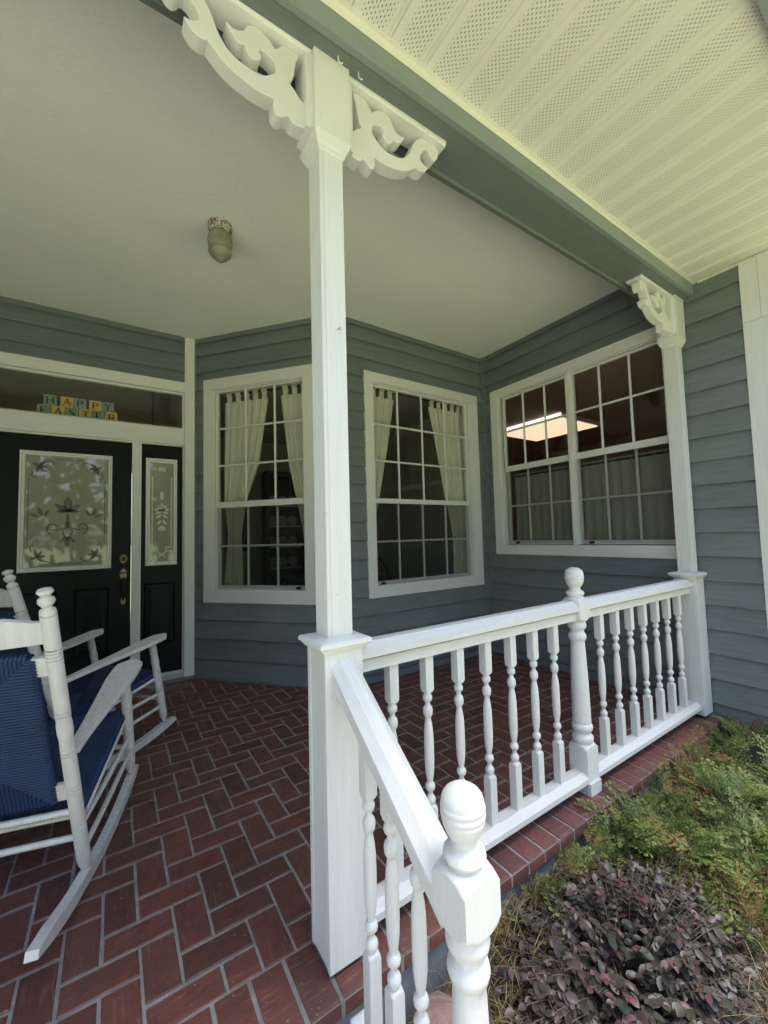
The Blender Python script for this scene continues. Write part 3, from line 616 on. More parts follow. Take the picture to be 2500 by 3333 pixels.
r = MB(1); e0 = (YE-.2)*U; r.prism([Vector((0, e0, 3.13)), Vector((0, 4.2, 3.13+2.5)), Vector((0, 9.5, 3.0)), Vector((0, 9.5, 3.12)), Vector((0, 4.2, 3.28+2.5)), Vector((0, e0, 3.25))], (-6.5, 0, 0), (11, 0, 0)); r.build('house_roof', 'roofing', label='dark shingled house roof above the porch', cat='roof')
e = MB(1); e.box(-6, -2.5, 9.0, 9.2, -.3, 3.0); e.box(.8, 10.5, 9.0, 9.2, -.3, 3.0); e.box(10.4, 10.6, -.4, 9.0, -.3, 4.3); e.box(-6.1, -5.9, 3.3, 9.0, -.3, 4.3); e.build('house_shell', 'siding', kind='structure')  # rear wall left open behind the foyer, a gap added for daylight

# ------------------------------------------------------------------ rooms behind the glass
def room(x0, x1, y0, y1, z0, z1, mat, name, open_front=True):
    m = MB(); t = .03
    m.box(x0, x1, y1, y1+t, z0, z1); m.box(x0-t, x0, y0, y1, z0, z1); m.box(x1, x1+t, y0, y1, z0, z1); m.box(x0-t, x1+t, y0, y1, z1, z1+t); m.box(x0-t, x1+t, y0, y1, z0-t, z0)
    return m.build(name, mat, kind='structure')
dr = MB()                                   # dining room: walls follow the bay
Yr = 7.2; zf, zc = .1, 3.98
dr.box(.22, .26, YD+.02, 5.5, zf, zc); dr.box(.22, .26, 6.7, Yr, zf, zc); dr.box(.22, .26, 5.5, 6.7, 3.1, zc); dr.box(XW-.10, XW-.06, YB+.20, Yr, zf, zc); dr.box(.22, XW-.06, Yr, Yr+.04, zf, zc)  # doorway gap added to pass foyer light into the dining room
nin = .175; A_ = F_w1(.05, -nin, 0); B_ = F_w1(LW1, -nin, 0)
poly = [Vector((.22, Yr, 0)), Vector((XW-.06, Yr, 0)), Vector((XW-.06, YB+.18, 0)), Vector((B_.x+.03, YB+.18, 0)), Vector((A_.x, A_.y, 0))]
dr.prism(poly, (0, 0, zc), (0, 0, zc+.03)); dr.prism(poly, (0, 0, zf-.03), (0, 0, zf)); dr.build('dining_room_walls', 'interior', kind='structure')
k_ = MB(); k_.box(XW+.18, 9.0, 5.6, 5.64, .1, 3.98); k_.box(9.0, 9.04, -.4, 5.6, .1, 3.98); k_.box(XW+.18, 9.0, -.44, -.40, .1, 3.98); k_.box(XW+.165, 9.0, -.44, 5.64, 3.98, 4.02); k_.box(XW+.165, 9.0, -.44, 5.64, .07, .10)
k_.build('kitchen_walls', 'interior_red', kind='structure')
fo = MB(); fo.box(-2.8, -2.77, YD+.17, 8.2, .05, 4.6); fo.box(.16, .20, YD+.17, 5.5, .05, 4.6); fo.box(.16, .20, 6.7, 8.2, .05, 4.6); fo.box(.16, .20, 5.5, 6.7, 3.1, 4.6); fo.box(-2.8, .2, 8.2, 8.24, 3.3, 4.6); fo.box(-2.8, -2.3, 8.2, 8.24, .05, 3.3); fo.box(-.2, .2, 8.2, 8.24, .05, 3.3); fo.box(-2.8, .2, YD+.17, 8.24, 4.6, 4.64); fo.box(-2.8, .2, YD+.17, 8.24, .02, .05); fo.build('foyer_walls', 'foyer', kind='structure')  # opening in the unseen back wall, added to brighten the foyer
# lit ceiling fixture in the kitchen
fx = MB(); fx.box(5.86, 7.17, 2.5, 3.97, 3.905, 3.975); fix = fx.build('ceiling_fixture', 'white', label='lit fluorescent box lamp on the ceiling inside the wide double window', cat='ceiling lamp')
for j in range(2):
    m = MB(); m.box(5.9, 7.13, 2.54+j*.71, 3.22+j*.71, 3.888, 3.904); m.build('diffuser_panel', 'tube', fix)
m = MB(); m.box(5.85, 5.862, 2.5, 3.97, 3.925, 3.97); m.build('lamp_edge', 'tube_white', fix)
# blocks spelling the greeting
STK = {'H': [((.12, 0), (.12, 1), .09), ((.88, 0), (.88, 1), .09), ((.12, .5), (.88, .5), .05)], 'A': [((.08, 0), (.5, 1), .05), ((.5, 1), (.92, 0), .10), ((.25, .36), (.72, .36), .045)],
       'P': [((.2, 0), (.2, 1), .10), ((.2, .97), (.6, .97), .045), ((.6, .97), (.86, .86), .08), ((.86, .86), (.86, .62), .10), ((.86, .62), (.6, .48), .08), ((.6, .48), (.2, .48), .045)],
       'Y': [((.1, 1), (.5, .5), .09), ((.9, 1), (.5, .5), .05), ((.5, .5), (.5, 0), .09)], 'E': [((.2, 0), (.2, 1), .10), ((.2, .97), (.85, .97), .045), ((.2, .5), (.65, .5), .045), ((.2, .03), (.9, .03), .045)],
       'S': [((.88, .82), (.6, 1), .05), ((.6, 1), (.25, .92), .07), ((.25, .92), (.2, .7), .09), ((.2, .7), (.8, .34), .10), ((.8, .34), (.75, .08), .09), ((.75, .08), (.4, 0), .06), ((.4, 0), (.12, .2), .05)],
       'T': [((.5, 0), (.5, 1), .10), ((.05, .97), (.95, .97), .045), ((.06, .8), (.06, .97), .04), ((.94, .8), (.94, .97), .04)], 'R': []}
STK['R'] = STK['P']+[((.5, .48), (.95, 0), .09)]
SERIF = {'H': [(.12, 0), (.88, 0), (.12, 1), (.88, 1)], 'A': [(.08, 0), (.9, 0)], 'P': [(.2, 0)], 'Y': [(.1, 1), (.9, 1), (.5, 0)], 'E': [], 'S': [], 'T': [(.5, 0)], 'R': [(.2, 0)]}
def block(ch, t, z, col, label, w_=.128):
    m = MB(); n0 = -.20; m.fbox(F_door, t, t+w_, n0-.09, n0, z, z+w_); o = m.build('letter_block', 'block_%s' % col, label=label, cat='letter block', group='letter blocks spelling HAPPY EASTER')
    q = MB(); s = w_*.60; ox, oz = t+w_*.20, z+w_*.19
    for (a, b, wd_) in STK[ch]: ribbon(q, F_door, [(ox+a[0]*s, oz+a[1]*s), (ox+b[0]*s, oz+b[1]*s)], wd_*s, n0, n0+.003)
    for a in SERIF[ch]: ribbon(q, F_door, [(ox+(a[0]-.17)*s, oz+a[1]*s), (ox+(a[0]+.17)*s, oz+a[1]*s)], .035*s, n0, n0+.0034)
    q.build('letter', 'ink', o)
M['block_teal'] = simple('grey_teal_block_paint', (.32, .38, .33), .6); M['block_gold'] = simple('mustard_block_paint', (.78, .50, .15), .6)
zB = 3.432; tB = [-1.575+.137*i for i in range(6)]
shelf = MB(); shelf.fbox(F_door, -2.6, .0, -.32, -.08, 3.36, zB-.001); shelf.build('transom_ledge', 'white', wall_door)
for i, (ch, cl) in enumerate(zip('EASTER', ('teal', 'gold')*3)):
    block(ch, tB[i], zB, cl, ('grey-green block with letter E starting the lower row', 'mustard block with letter A in the lower row', 'grey-green block with letter S in the lower row', 'mustard block with letter T in the lower row', 'grey-green block with letter E between T and R', 'mustard block with letter R ending the lower row')[i])
for ch, dt, cl, lb in (('H', .06, 'teal', 'grey-green block with letter H starting the top row'), ('A', .222, 'gold', 'mustard block with letter A in the top row'), ('P', .354, 'teal', 'grey-green block with letter P in the top row'), ('P', .512, 'gold', 'mustard block with letter P in the top row'), ('Y', .645, 'teal', 'grey-green block with letter Y ending the top row')):
    block(ch, -1.575+dt, zB+.129, cl, lb)
chn = MB()
for k in range(26):
    c_ = Vector((-.30, YD+1.0, 4.6-.045*k)); sq = (Vector((1, 0, 0)) if k % 2 else Vector((0, 1, 0)))
    chn.tube([c_+sq*(.012*cos(2*pi*j/8))+Vector((0, 0, .028*sin(2*pi*j/8))) for j in range(9)], .005, 5, False)
chn.build('lamp_chain', 'dark_metal', label='dark chain hanging inside behind the transom window', cat='chain')
# furniture glimpsed through the bay windows
hu = empty('hutch', (1.55*U, 6.9*U, .1*U), label='dark arched display cabinet with plates behind the three-across window', cat='cabinet')
def rel(m, name, mat, root, **k):
    o = m.build(name, mat, **k); return relu(o, root)
bpy.context.view_layer.update()
m = MB(); m.box(1.9, 2.75, 6.85, 7.18, .1, .12); m.box(1.9, 1.96, 6.85, 7.18, .12, 3.2); m.box(2.69, 2.75, 6.85, 7.18, .12, 3.2); m.box(1.96, 2.69, 7.12, 7.18, .12, 3.2); m.box(1.9, 2.75, 6.83, 7.18, 3.2, 3.3); rel(m, 'carcass', 'wood_dark', hu)
for z in (1.2, 1.65, 2.1, 2.55):
    m = MB(); m.box(1.965, 2.685, 6.87, 7.115, z, z+.03); rel(m, 'shelf', 'white', hu)
    for k in range(3):
        m = MB(); m.loft([(-.01, None, .10), (.0, None, .11), (.01, None, .05)], (2.10+.22*k, 7.05, z+.145), (0, -1, .15), 20); rel(m, 'plate', 'interior', hu, smooth=40)
def frame_pic(x0, x1, y, z0, z1, lb):
    m = MB(); m.box(x0, x1, y-.03, y, z0, z0+.08); m.box(x0, x1, y-.03, y, z1-.08, z1); m.box(x0, x0+.08, y-.03, y, z0+.08, z1-.08); m.box(x1-.08, x1, y-.03, y, z0+.08, z1-.08); o = m.build('picture_frame', 'wood_dark', label=lb, cat='picture')
    m = MB(); m.box(x0+.08, x1-.08, y-.015, y-.005, z0+.08, z1-.08); m.build('picture', 'picture', o)
frame_pic(1.15, 1.62, 7.19, 1.6, 2.7, 'tall dark framed picture inside the three-across window'); frame_pic(3.1, 3.95, 7.19, 1.5, 2.75, 'wide dark framed picture inside the four-across window')
tbm = empty('dining_table', (2.4*U, 4.9*U, .1*U), label='dark dining table just inside the bay windows', cat='table'); bpy.context.view_layer.update()
m = MB(); m.box(1.7, 3.3, 4.4, 5.5, 1.10, 1.16, ch=.01); rel(m, 'tabletop', 'wood_dark', tbm)
for x in (1.8, 3.2):
    for y in (4.5, 5.4): m = MB(); m.loft([(0, .03, None), (.5, .045, None), (1.0, .05, None)], (x, y, .1)); rel(m, 'leg', 'wood_dark', tbm)
def dchair(x, y, lb):
    r_ = empty('dining_chair', (x*U, y*U, .1*U), label=lb, cat='chair', group='dining chairs inside the bay'); bpy.context.view_layer.update()
    m = MB(); m.box(x-.28, x+.28, y-.28, y+.28, .70, .75, ch=.01); rel(m, 'seat', 'wood_gold', r_)
    m = MB(); m.tube([Vector((x-.27*cos(a), y-.26, .75+.75*sin(a)**.7 if a > 0 else .75)) for a in [pi*i/14 for i in range(15)]], .028, 8); rel(m, 'back_hoop', 'wood_dark', r_, smooth=40)
    for k in range(5): m = MB(); xx = x-.18+.09*k; m.tube([(xx, y-.26, .75), (xx, y-.26, 1.42-abs(k-2)*.06)], .012, 6); rel(m, 'spindle', 'wood_dark', r_)
    for sx in (-1, 1):
        for sy in (-1, 1): m = MB(); m.tube([(x+sx*.24, y+sy*.24, .1), (x+sx*.2, y+sy*.2, .7)], .025, 8); rel(m, 'leg', 'wood_dark', r_)
dchair(1.95, 4.15, 'dark hoop-back dining chair behind the three-across window'); dchair(2.75, 4.15, 'dark hoop-back dining chair behind the four-across window')

# curtains: (z, left, right) control rows; folds as a wavy sheet
def curtain(F, rows, n, folds, amp, mat, label, tabs=0, name='curtain', cat='curtain', zrod=None):
    K = 60; V = []; rr = []
    rows = sorted(rows, reverse=True); zs = []
    for (a, b) in zip(rows, rows[1:]):
        for i in range(6):
            t = i/6; zs.append(tuple(a[k]+(b[k]-a[k])*t for k in range(3)))
    zs.append(rows[-1]); w0 = rows[0][2]-rows[0][1]
    for z, l_, r_ in zs:
        q = min(1.6, w0/max(r_-l_, .05))**.6
        for j in range(K+1):
            s = j/K; ph = s*folds*2*pi
            V.append(F(l_+(r_-l_)*s+.006*sin(ph*1.7+z), n+amp*q*(sin(ph)*.7+.35*sin(ph*2.3+1.3+.4*z)), z))
    R = len(zs); m = MB(); m.add(V, [(i*(K+1)+j, i*(K+1)+j+1, (i+1)*(K+1)+j+1, (i+1)*(K+1)+j) for i in range(R-1) for j in range(K)])
    o = m.build(name, mat, smooth=180, fix=False, label=label, cat=cat)
    for k in range(tabs):
        s = (k+.5)/tabs; x = rows[0][1]+(rows[0][2]-rows[0][1])*s; m = MB(); wd_ = .038
        m.fbox(F, x-wd_, x+wd_, n-.004, n+.004, rows[0][0]-.03, zrod-.012)
        m.prism([F(x-wd_, n-.022, zrod-.02), F(x-wd_, n+.022, zrod-.02), F(x-wd_, n+.022, zrod+.02), F(x-wd_, n-.022, zrod+.02)], F.t*0, F.t*(2*wd_)); m.build('tab', mat, o)
    return o
def rod(F, a, b, n, z, lb):
    m = MB(); m.tube([F(a, n, z), F(b, n, z)], .014, 8); m.build('curtain_rod', 'wood_dark', label=lb, cat='curtain rod', smooth=40)
NC = -.185
curtain(F_w1, [(3.80, .36, 1.06), (2.9, .34, .90), (2.4, .34, .69), (1.95, .40, .60), (1.85, .40, .60), (1.2, .33, .63), (1.0, .32, .64)], NC, 6, .022, 'curtain', 'cream tab-top curtain at the left of the three-across window', 5, zrod=3.905)
curtain(F_w1, [(3.80, 1.25, 1.66), (2.85, 1.355, 1.68), (2.41, 1.45, 1.70), (2.0, 1.54, 1.72), (1.8, 1.57, 1.72), (1.0, 1.56, 1.74)], NC, 4, .02, 'curtain', 'cream tab-top curtain at the right of the three-across window', 3, zrod=3.905)
curtain(F_w2, [(3.80, 2.0, 2.56), (3.08, 2.0, 2.42), (2.4, 2.02, 2.27), (1.8, 2.02, 2.12), (1.0, 2.0, 2.14)], NC, 4, .02, 'curtain', 'cream tab-top curtain at the left of the four-across window', 4, zrod=3.905)
curtain(F_w2, [(3.80, 3.20, 3.90), (3.4, 3.29, 3.90), (2.41, 3.47, 3.91), (2.2, 3.53, 3.90), (1.80, 3.60, 3.875), (1.72, 3.60, 3.875), (1.2, 3.59, 3.98), (1.0, 3.58, 3.99)], NC, 6, .022, 'curtain', 'cream curtain tied back at the right of the four-across window', 5, zrod=3.905)
rod(F_w1, .30, 1.72, NC, 3.905, 'thin dark curtain rod in the three-across window'); rod(F_w2, 2.0, 3.93, NC, 3.905, 'thin dark curtain rod in the four-across window')
for (a, b, lb) in ((yy(2.38), yy(1.40), 'sheer grey half curtain in the left half of the twin window'), (yy(1.30), yy(.24), 'sheer grey half curtain in the right half of the twin window')):
    curtain(F_w3, [(2.74, a, b), (2.66, a, b), (1.72, a-.01, b+.01), (1.6, a-.01, b+.01)], NC+.03, 9, .014, 'cafe', lb)
rod(F_w3, yy(2.5), yy(.2), NC+.03, 2.70, 'thin rod of the grey half curtains in the twin window')

# ------------------------------------------------------------------ porch posts
CW = .19; HB = 1.346
def porch_post(label):
    r_ = empty('porch_post', (0, 0, 0), label=label, cat='post', group='white square porch posts')
    c_ = CW/2; m = MB(); b = .027
    m.box(0, CW, 0, b, .022, HB); m.build('base_board', 'white_v', r_); m = MB(); m.box(0, CW, CW-b, CW, .022, HB); m.build('base_board', 'white_v', r_)
    m = MB(); m.box(.004, .03, b, CW-b, .022, HB); m.build('base_board', 'white_v', r_); m = MB(); m.box(CW-.03, CW-.004, b, CW-b, .022, HB); m.build('base_board', 'white_v', r_)
    m = MB(); m.box(.03, CW-.03, .03, CW-.03, -.001, .03); m.build('base_gap_shade', 'dark_metal', r_)  # dark block painting the shade in the gap under the boards
    m = MB()                                # cap: stepped mitred moulding
    prof = [(HB-.006, .104), (HB+.012, .116), (HB+.020, .128), (HB+.036, .128), (HB+.042, .120), (HB+.050, .078)]
    m.loft([(z, h, None) for z, h in prof], (c_, c_, 0), seg=4); m.build('base_cap', 'white', r_)
    s = .0625; m = MB(); pr = []            # shaft outline: reeded left face, grooved front edge
    k = 9
    for i in range(k):                      # left face from back to front
        y0 = c_+s-2*s*i/k; y1 = c_+s-2*s*(i+1)/k; g_ = .004
        pr += [(c_-s, y0), (c_-s, y0-(y0-y1)*.55), (c_-s+g_, y0-(y0-y1)*.7), (c_-s+g_, y0-(y0-y1)*.85)]
    pr += [(c_-s, c_-s), (c_-s+.012, c_-s), (c_-s+.014, c_-s+.004), (c_-s+.020, c_-s+.004), (c_-s+.022, c_-s), (c_+s, c_-s), (c_+s, c_+s)]
    m.prism([Vector((x, y, 0)) for x, y in pr], (0, 0, HB+.045), (0, 0, 3.80)); m.build('shaft', 'white_v', r_)
    m = MB(); m.loft([(3.715, .064, None), (3.722, .072, None), (3.735, .074, None), (3.748, .083, None), (3.775, .092, None), (3.786, .0965, None), (3.792, .0965, None)], (c_, c_, 0), seg=4); m.build('collar', 'white', r_)
    m = MB(); m.box(.0, CW, .0, CW, 3.792, zb(0)-.001); m.build('capital_block', 'white', r_)
    return r_
postA = porch_post('tall white porch post standing at the head of the stair handrail')
nl = MB(); nl.tube([(.110, .038, 2.838), (.114, .012, 2.842), (.112, .004, 2.826)], .0035, 6); nl.build('nail', 'zinc', postA)
postB = copy_tree(postA, label='white porch post against the right side wall at the end of the railing')
for o in list(postB.children):
    if o.name.startswith('nail'): bpy.data.objects.remove(o)
postB.location = (3.975*U, 0, .010*U)
# block B reaches the sloping beam
m = MB(); m.box(3.975, 3.975+CW, 0, CW, zb(0)-.002+.010, zb(3.98)-.001); o_ = relu(m.build('capital_block', 'white'), postB); o_.matrix_parent_inverse = Matrix.Translation(postB.location).inverted()

for par, ox in ((postA, 0.0), (postB, 3.975)):
    for (x, z) in ((.03, .12), (.16, .12), (.028, .62), (.163, .64), (.03, 1.15), (.16, 1.2), (.03, 3.86), (.16, 3.9), (.03, 4.1)):
        m = MB(); m.loft([(-.001, None, .0032), (.0012, None, .0026)], (x+ox, .0005, z), (0, -1, 0), 8)
        o = m.build('nail_head', 'zinc', None); o.parent = par; o.matrix_parent_inverse = Matrix.Translation(par.location).inverted()
    for z in (.2, .75, 1.18):
        m = MB(); m.loft([(-.001, None, .0034), (.0014, None, .0026)], (.0045+ox, .14, z), (-1, 0, 0), 8)
        o = m.build('nail_head', 'zinc', None); o.parent = par; o.matrix_parent_inverse = Matrix.Translation(par.location).inverted()
# ------------------------------------------------------------------ fretwork brackets
FRET = [(.200, 3.808), (.257, 3.801), (.275, 3.801), (.288, 3.810), (.293, 3.819), (.307, 3.819), (.322, 3.806), (.341, 3.795), (.36, 3.800), (.371, 3.826), (.369, 3.869), (.391, 3.866), (.424, 3.862), (.464, 3.865), (.512, 3.874), (.562, 3.891), (.606, 3.916), (.636, 3.943), (.653, 3.959), (.666, 3.952), (.689, 3.951), (.716, 3.962), (.736, 3.986), (.743, 4.001), (.725, 4.001), (.705, 4.008), (.69, 4.024), (.686, 4.044), (.697, 4.068), (.721, 4.097), (.743, 4.110), (.756, 4.103), (.765, 4.085), (.783, 4.072), (.803, 4.077), (.82, 4.098), (.829, 4.129), (.823, 4.158), (.799, 4.168), (.76, 4.168), (.721, 4.166), (.686, 4.152), (.658, 4.125), (.634, 4.084), (.618, 4.042), (.595, 4.002), (.565, 3.971), (.529, 3.953), (.481, 3.946), (.44, 3.946), (.407, 3.958), (.382, 3.979), (.363, 3.997), (.357, 4.023), (.364, 4.047), (.384, 4.063), (.411, 4.071), (.427, 4.069), (.434, 4.057), (.425, 4.041), (.429, 4.023), (.449, 4.004), (.469, 4.000), (.486, 4.013), (.497, 4.030), (.5, 4.043), (.511, 4.037), (.529, 4.039), (.55, 4.054), (.569, 4.079), (.578, 4.100), (.561, 4.093), (.541, 4.090), (.52, 4.097), (.5, 4.116), (.49, 4.141), (.467, 4.160), (.441, 4.168), (.407, 4.158), (.377, 4.140), (.367, 4.127), (.357, 4.124), (.345, 4.137), (.329, 4.157), (.305, 4.168), (.273, 4.168), (.246, 4.166), (.248, 4.147), (.258, 4.119), (.265, 4.083), (.27, 4.047), (.278, 4.018), (.289, 4.001), (.292, 3.994), (.265, 3.973), (.237, 3.942), (.200, 3.925)]
def catmull(P, k=3):
    out = []; n = len(P)
    for i in range(n):
        p0, p1, p2, p3 = (Vector(P[(i+d) % n]) for d in (-1, 0, 1, 2))
        sharp = ((p1-p0).normalized().dot((p2-p1).normalized()) < .35) or ((p2-p1).normalized().dot((p3-p2).normalized()) < .35)
        for j in range(k):
            t = j/k
            out.append(p1.lerp(p2, t) if sharp else .5*((2*p1)+(p2-p0)*t+(2*p0-5*p1+4*p2-p3)*t*t+(3*p1-p0-3*p2+p3)*t**3))
    return out
FRS = catmull(FRET, 3)
def bracket(xo, sgn, dz, label):
    fx = lambda x: xo+sgn*(x-.095)
    r_ = empty('post_bracket', (xo*U, .095*U, (4.0+dz)*U), label=label, cat='bracket', group='white scroll brackets under the beam'); bpy.context.view_layer.update()
    bm_ = bmesh.new(); y0, y1 = .058, .128; ch = .004
    c_ = Vector((.45, 4.0))
    vs = [bm_.verts.new((fx(p.x)*U, y0*U, (p.y+dz)*U)) for p in FRS]
    f_ = bm_.faces.new(vs); ex = bmesh.ops.extrude_face_region(bm_, geom=[f_])
    for v in ex['geom']:
        if isinstance(v, bmesh.types.BMVert): v.co.y = y1*U
    bmesh.ops.recalc_face_normals(bm_, faces=bm_.faces)
    eds = [e for e in bm_.edges if abs(e.verts[0].co.y-e.verts[1].co.y) < 1e-6]
    bmesh.ops.bevel(bm_, geom=eds, offset=.0022, segments=1, affect='EDGES', clamp_overlap=True)
    me = bpy.data.meshes.new('scroll'); bm_.to_mesh(me); bm_.free(); me.materials.append(M['white']); relu(link('scroll', me), r_)
    X = sorted((fx(.192), fx(.862))); m = MB()
    zt = lambda x: zb(x)-.001
    pr = [(.030, 4.170+dz), (.160, 4.170+dz), (.160, None), (.022, None), (.022, 4.183+dz)]
    P = [(x, y, z if z else zt(x)) for x in X for y, z in pr]; m.add(P, [(4, 3, 2, 1, 0), (5, 6, 7, 8, 9)]+[(i, (i+1) % 5, 5+(i+1) % 5, 5+i) for i in range(5)]); relu(m.build('top_board', 'white'), r_)
    a, b = sorted((fx(.1905), fx(.222))); m = MB(); m.box(a, b, .030, .160, 3.795+dz, 4.169+dz); m.box(*sorted((fx(.1905), fx(.205))), .022, .168, 3.797+dz, 4.169+dz); relu(m.build('side_board', 'white'), r_)
bracket(.095, 1, 0, 'scroll bracket on the right of the near post'); bracket(.095, -1, 0, 'scroll bracket on the left of the near post, cut by the top edge'); bracket(4.07, -1, .042, 'small-looking scroll bracket on the far post by the side wall')
for x, y in ((.118, -.022), (.236, -.014)):
    m = MB(); z = zb(x); m.tube([(x, y, z+.006), (x, y, z-.022), (x+.006, y-.004, z-.034), (x+.015, y-.006, z-.036), (x+.021, y-.004, z-.026)], .0035, 6)
    m.build('cup_hook', 'white', label='tiny white hook in the beam %s' % ('just above the near post' if x < .2 else 'just right of the near post'), cat='hook', smooth=40)

# ------------------------------------------------------------------ porch railing
def bal_profile(top=1.21, bot=.145):
    h = .0262; q = []
    q += [(bot, h, None), (.408, h, None), (.416, h, .034), (.422, h, .0262), (.426, None, .0170)]
    q += [(.430, None, .0175), (.437, None, .0235), (.450, None, .0262), (.463, None, .0240), (.470, None, .0180), (.474, None, .0150), (.476, None, .0135), (.486, None, .0125), (.494, None, .0135), (.496, None, .0155), (.500, None, .0185), (.507, None, .0240), (.518, None, .0262), (.530, None, .0240), (.537, None, .0185), (.541, None, .0150)]
    q += [(.546, None, .0150), (.575, None, .0205), (.61, None, .0242), (.66, None, .0260), (.73, None, .0262), (.79, None, .0250), (.83, None, .0215), (.862, None, .0160), (.872, None, .0150)]
    q += [(.876, None, .0175), (.886, None, .0235), (.900, None, .0262), (.914, None, .0262), (.926, None, .0235), (.933, None, .0180), (.938, None, .0140), (.946, None, .0130), (.955, None, .0140), (.957, None, .0160), (.962, None, .0225), (.973, None, .0255), (.984, None, .0250), (.994, None, .0200), (.999, None, .0180), (1.004, None, .0190), (1.008, h, .0290), (1.020, h, None), (top, h, None)]
    return q
bmesh_bal = MB().loft(bal_profile(), seg=24).mesh('baluster', 'white_v', 38)
def newel_profile(z0):                      # z0: height of base; copied from the middle newel of the railing
    h, e = .0690, None
    P = [(0.0, h, e), (.292, h, e), (.300, h, .0960), (.312, h, .086), (.322, h, .0765), (.328, e, .062)]
    P += [(.334, e, .064), (.345, e, .070), (.360, e, .0725), (.374, e, .070), (.384, e, .063), (.390, e, .058), (.398, e, .055), (.408, e, .058), (.418, e, .066), (.436, e, .0715), (.452, e, .069), (.462, e, .062), (.468, e, .058), (.476, e, .0625)]
    P += [(.482, e, .0625), (.60, e, .0615), (.75, e, .0585), (.90, e, .0535), (1.0, e, .0495), (1.042, e, .0475), (1.048, e, .050), (1.056, e, .056), (1.076, e, .0620), (1.094, e, .0585), (1.104, e, .050), (1.112, e, .0465), (1.122, e, .0465), (1.130, e, .052), (1.142, e, .061), (1.158, e, .0645), (1.174, e, .062), (1.186, h, .058)]
    P += [(1.190+.0475*k/9, h, .060+.0377*sin(pi/2*k/9)**.9) for k in range(10)]+[(1.2385, h, e), (1.3255, h, e)]+[(1.3265+.037*k/9, h, .0977-.0397*(k/9)**1.25) for k in range(10)]+[(1.3642, e, .054)]
    P += [(1.368, e, .050), (1.374, e, .056), (1.386, e, .0630), (1.398, e, .0610), (1.406, e, .054), (1.411, e, .045), (1.418, e, .0385), (1.428, e, .0370), (1.434, e, .038), (1.438, e, .043), (1.450, e, .051), (1.468, e, .0590), (1.484, e, .0635), (1.488, e, .0640), (1.492, e, .0625), (1.495, e, .0640), (1.500, e, .0662), (1.506, e, .0662), (1.510, e, .0640), (1.513, e, .0625), (1.516, e, .0640), (1.521, e, .0660), (1.526, e, .0655), (1.530, e, .0625)]
    P += [(1.540, e, .0625), (1.550, e, .0595), (1.562, e, .0510), (1.571, e, .0380), (1.577, e, .0200), (1.579, e, .002)]
    if z0 < 0: P = [(z0, h, e)]+P[1:]
    return P
rl = empty('porch_railing', (0, 0, 0), label='long white porch railing with turned balusters between the two posts', cat='railing')
RP = lambda zc: [(.027, zc), (.163, zc), (.163, zc+.030), (.155, zc+.036), (.1225, zc+.068), (.0675, zc+.068), (.035, zc+.036), (.027, zc+.030)]
for a, b in ((.1905, 2.008), (2.126, 3.974)):
    m = MB(); m.prism([Vector((0, y, z)) for y, z in RP(1.272)], (a, 0, 0), (b, 0, 0)); tr_ = m.build('top_rail', 'white_x', rl)
    m = MB(); m.box(a, b, .054, .136, 1.203, 1.258); m.box(a, b, .066, .124, 1.258, 1.2715); m.build('subrail', 'white_x', tr_)
    m = MB(); m.prism([Vector((0, y, z)) for y, z in [(.024, .088), (.166, .088), (.166, .120), (.128, .152), (.062, .152), (.024, .120)]], (a, 0, 0), (b, 0, 0)); m.build('bottom_rail', 'white_x', rl)
for x in (.411, .641, .869, 1.096, 1.322, 1.546, 1.772, 2.365, 2.600, 2.835, 3.067, 3.301, 3.533, 3.769):
    link('baluster', bmesh_bal, rl, mw=Matrix.Translation((x*U, .095*U, 0))@Matrix.Rotation(random.choice((0, pi/2, pi)), 4, 'Z'))
NWM = MB().loft(newel_profile(0), seg=64).mesh('newel_post', 'white_v', 32)
nw = link('newel_post', NWM, rl, mw=Matrix.Translation((2.067*U, .095*U, 0)))
m = MB(); m.box(2.0, 2.134, .012, .0255, .0, .085); relu(m.build('base_patch', 'white_v', None), nw)
# stair railing
sr = empty('stair_railing', (0, 0, 0), label='short sloping white handrail running down beside the steps', cat='railing')
SL = .716; m = MB(); y0, y1 = -.001, -.66
pr = [(.031, 1.240), (.159, 1.240), (.159, 1.268), (.1225, 1.303), (.0675, 1.303), (.031, 1.268)]
A = [(x, y0, z+SL*y0) for x, z in pr]; B = [(x, y1, z+SL*y1) for x, z in pr]
m.add(A+B, [(5, 4, 3, 2, 1, 0), (6, 7, 8, 9, 10, 11)]+[(i, (i+1) % 6, 6+(i+1) % 6, 6+i) for i in range(6)]); hr_ = m.build('handrail', 'white_y', sr)
m = MB(); pr = [(.056, 1.150), (.134, 1.150), (.134, 1.2395), (.056, 1.2395)]; A = [(x, y0, z+SL*y0) for x, z in pr]; B = [(x, y1, z+SL*y1) for x, z in pr]
m.add(A+B, [(3, 2, 1, 0), (4, 5, 6, 7)]+[(i, (i+1) % 4, 4+(i+1) % 4, 4+i) for i in range(4)]); m.build('subrail', 'white_y', hr_)
for y in (-.183, -.338, -.496):
    zt = 1.16+SL*y; dz = -.2075
    pf = [(max(min(z+dz, zt), -9), h, r) for z, h, r in bal_profile(zt-dz+.002 if zt-dz > 1.03 else 1.03, -.10) if z+dz <= zt]
    pf.append((zt, pf[-1][1], pf[-1][2])); mm = MB().loft(pf, (0, 0, 0), seg=24); mm.build('baluster', 'white_v', sr, smooth=38, loc=(.095*U, y*U, 0))
m = MB(); pr = [(.056, .98-1.03), (.134, .98-1.03), (.134, 1.05-1.03), (.056, 1.05-1.03)]; A = [(x, -.06, z+SL*-.06-.10) for x, z in pr]; B = [(x, y1, z+SL*y1-.10) for x, z in pr]
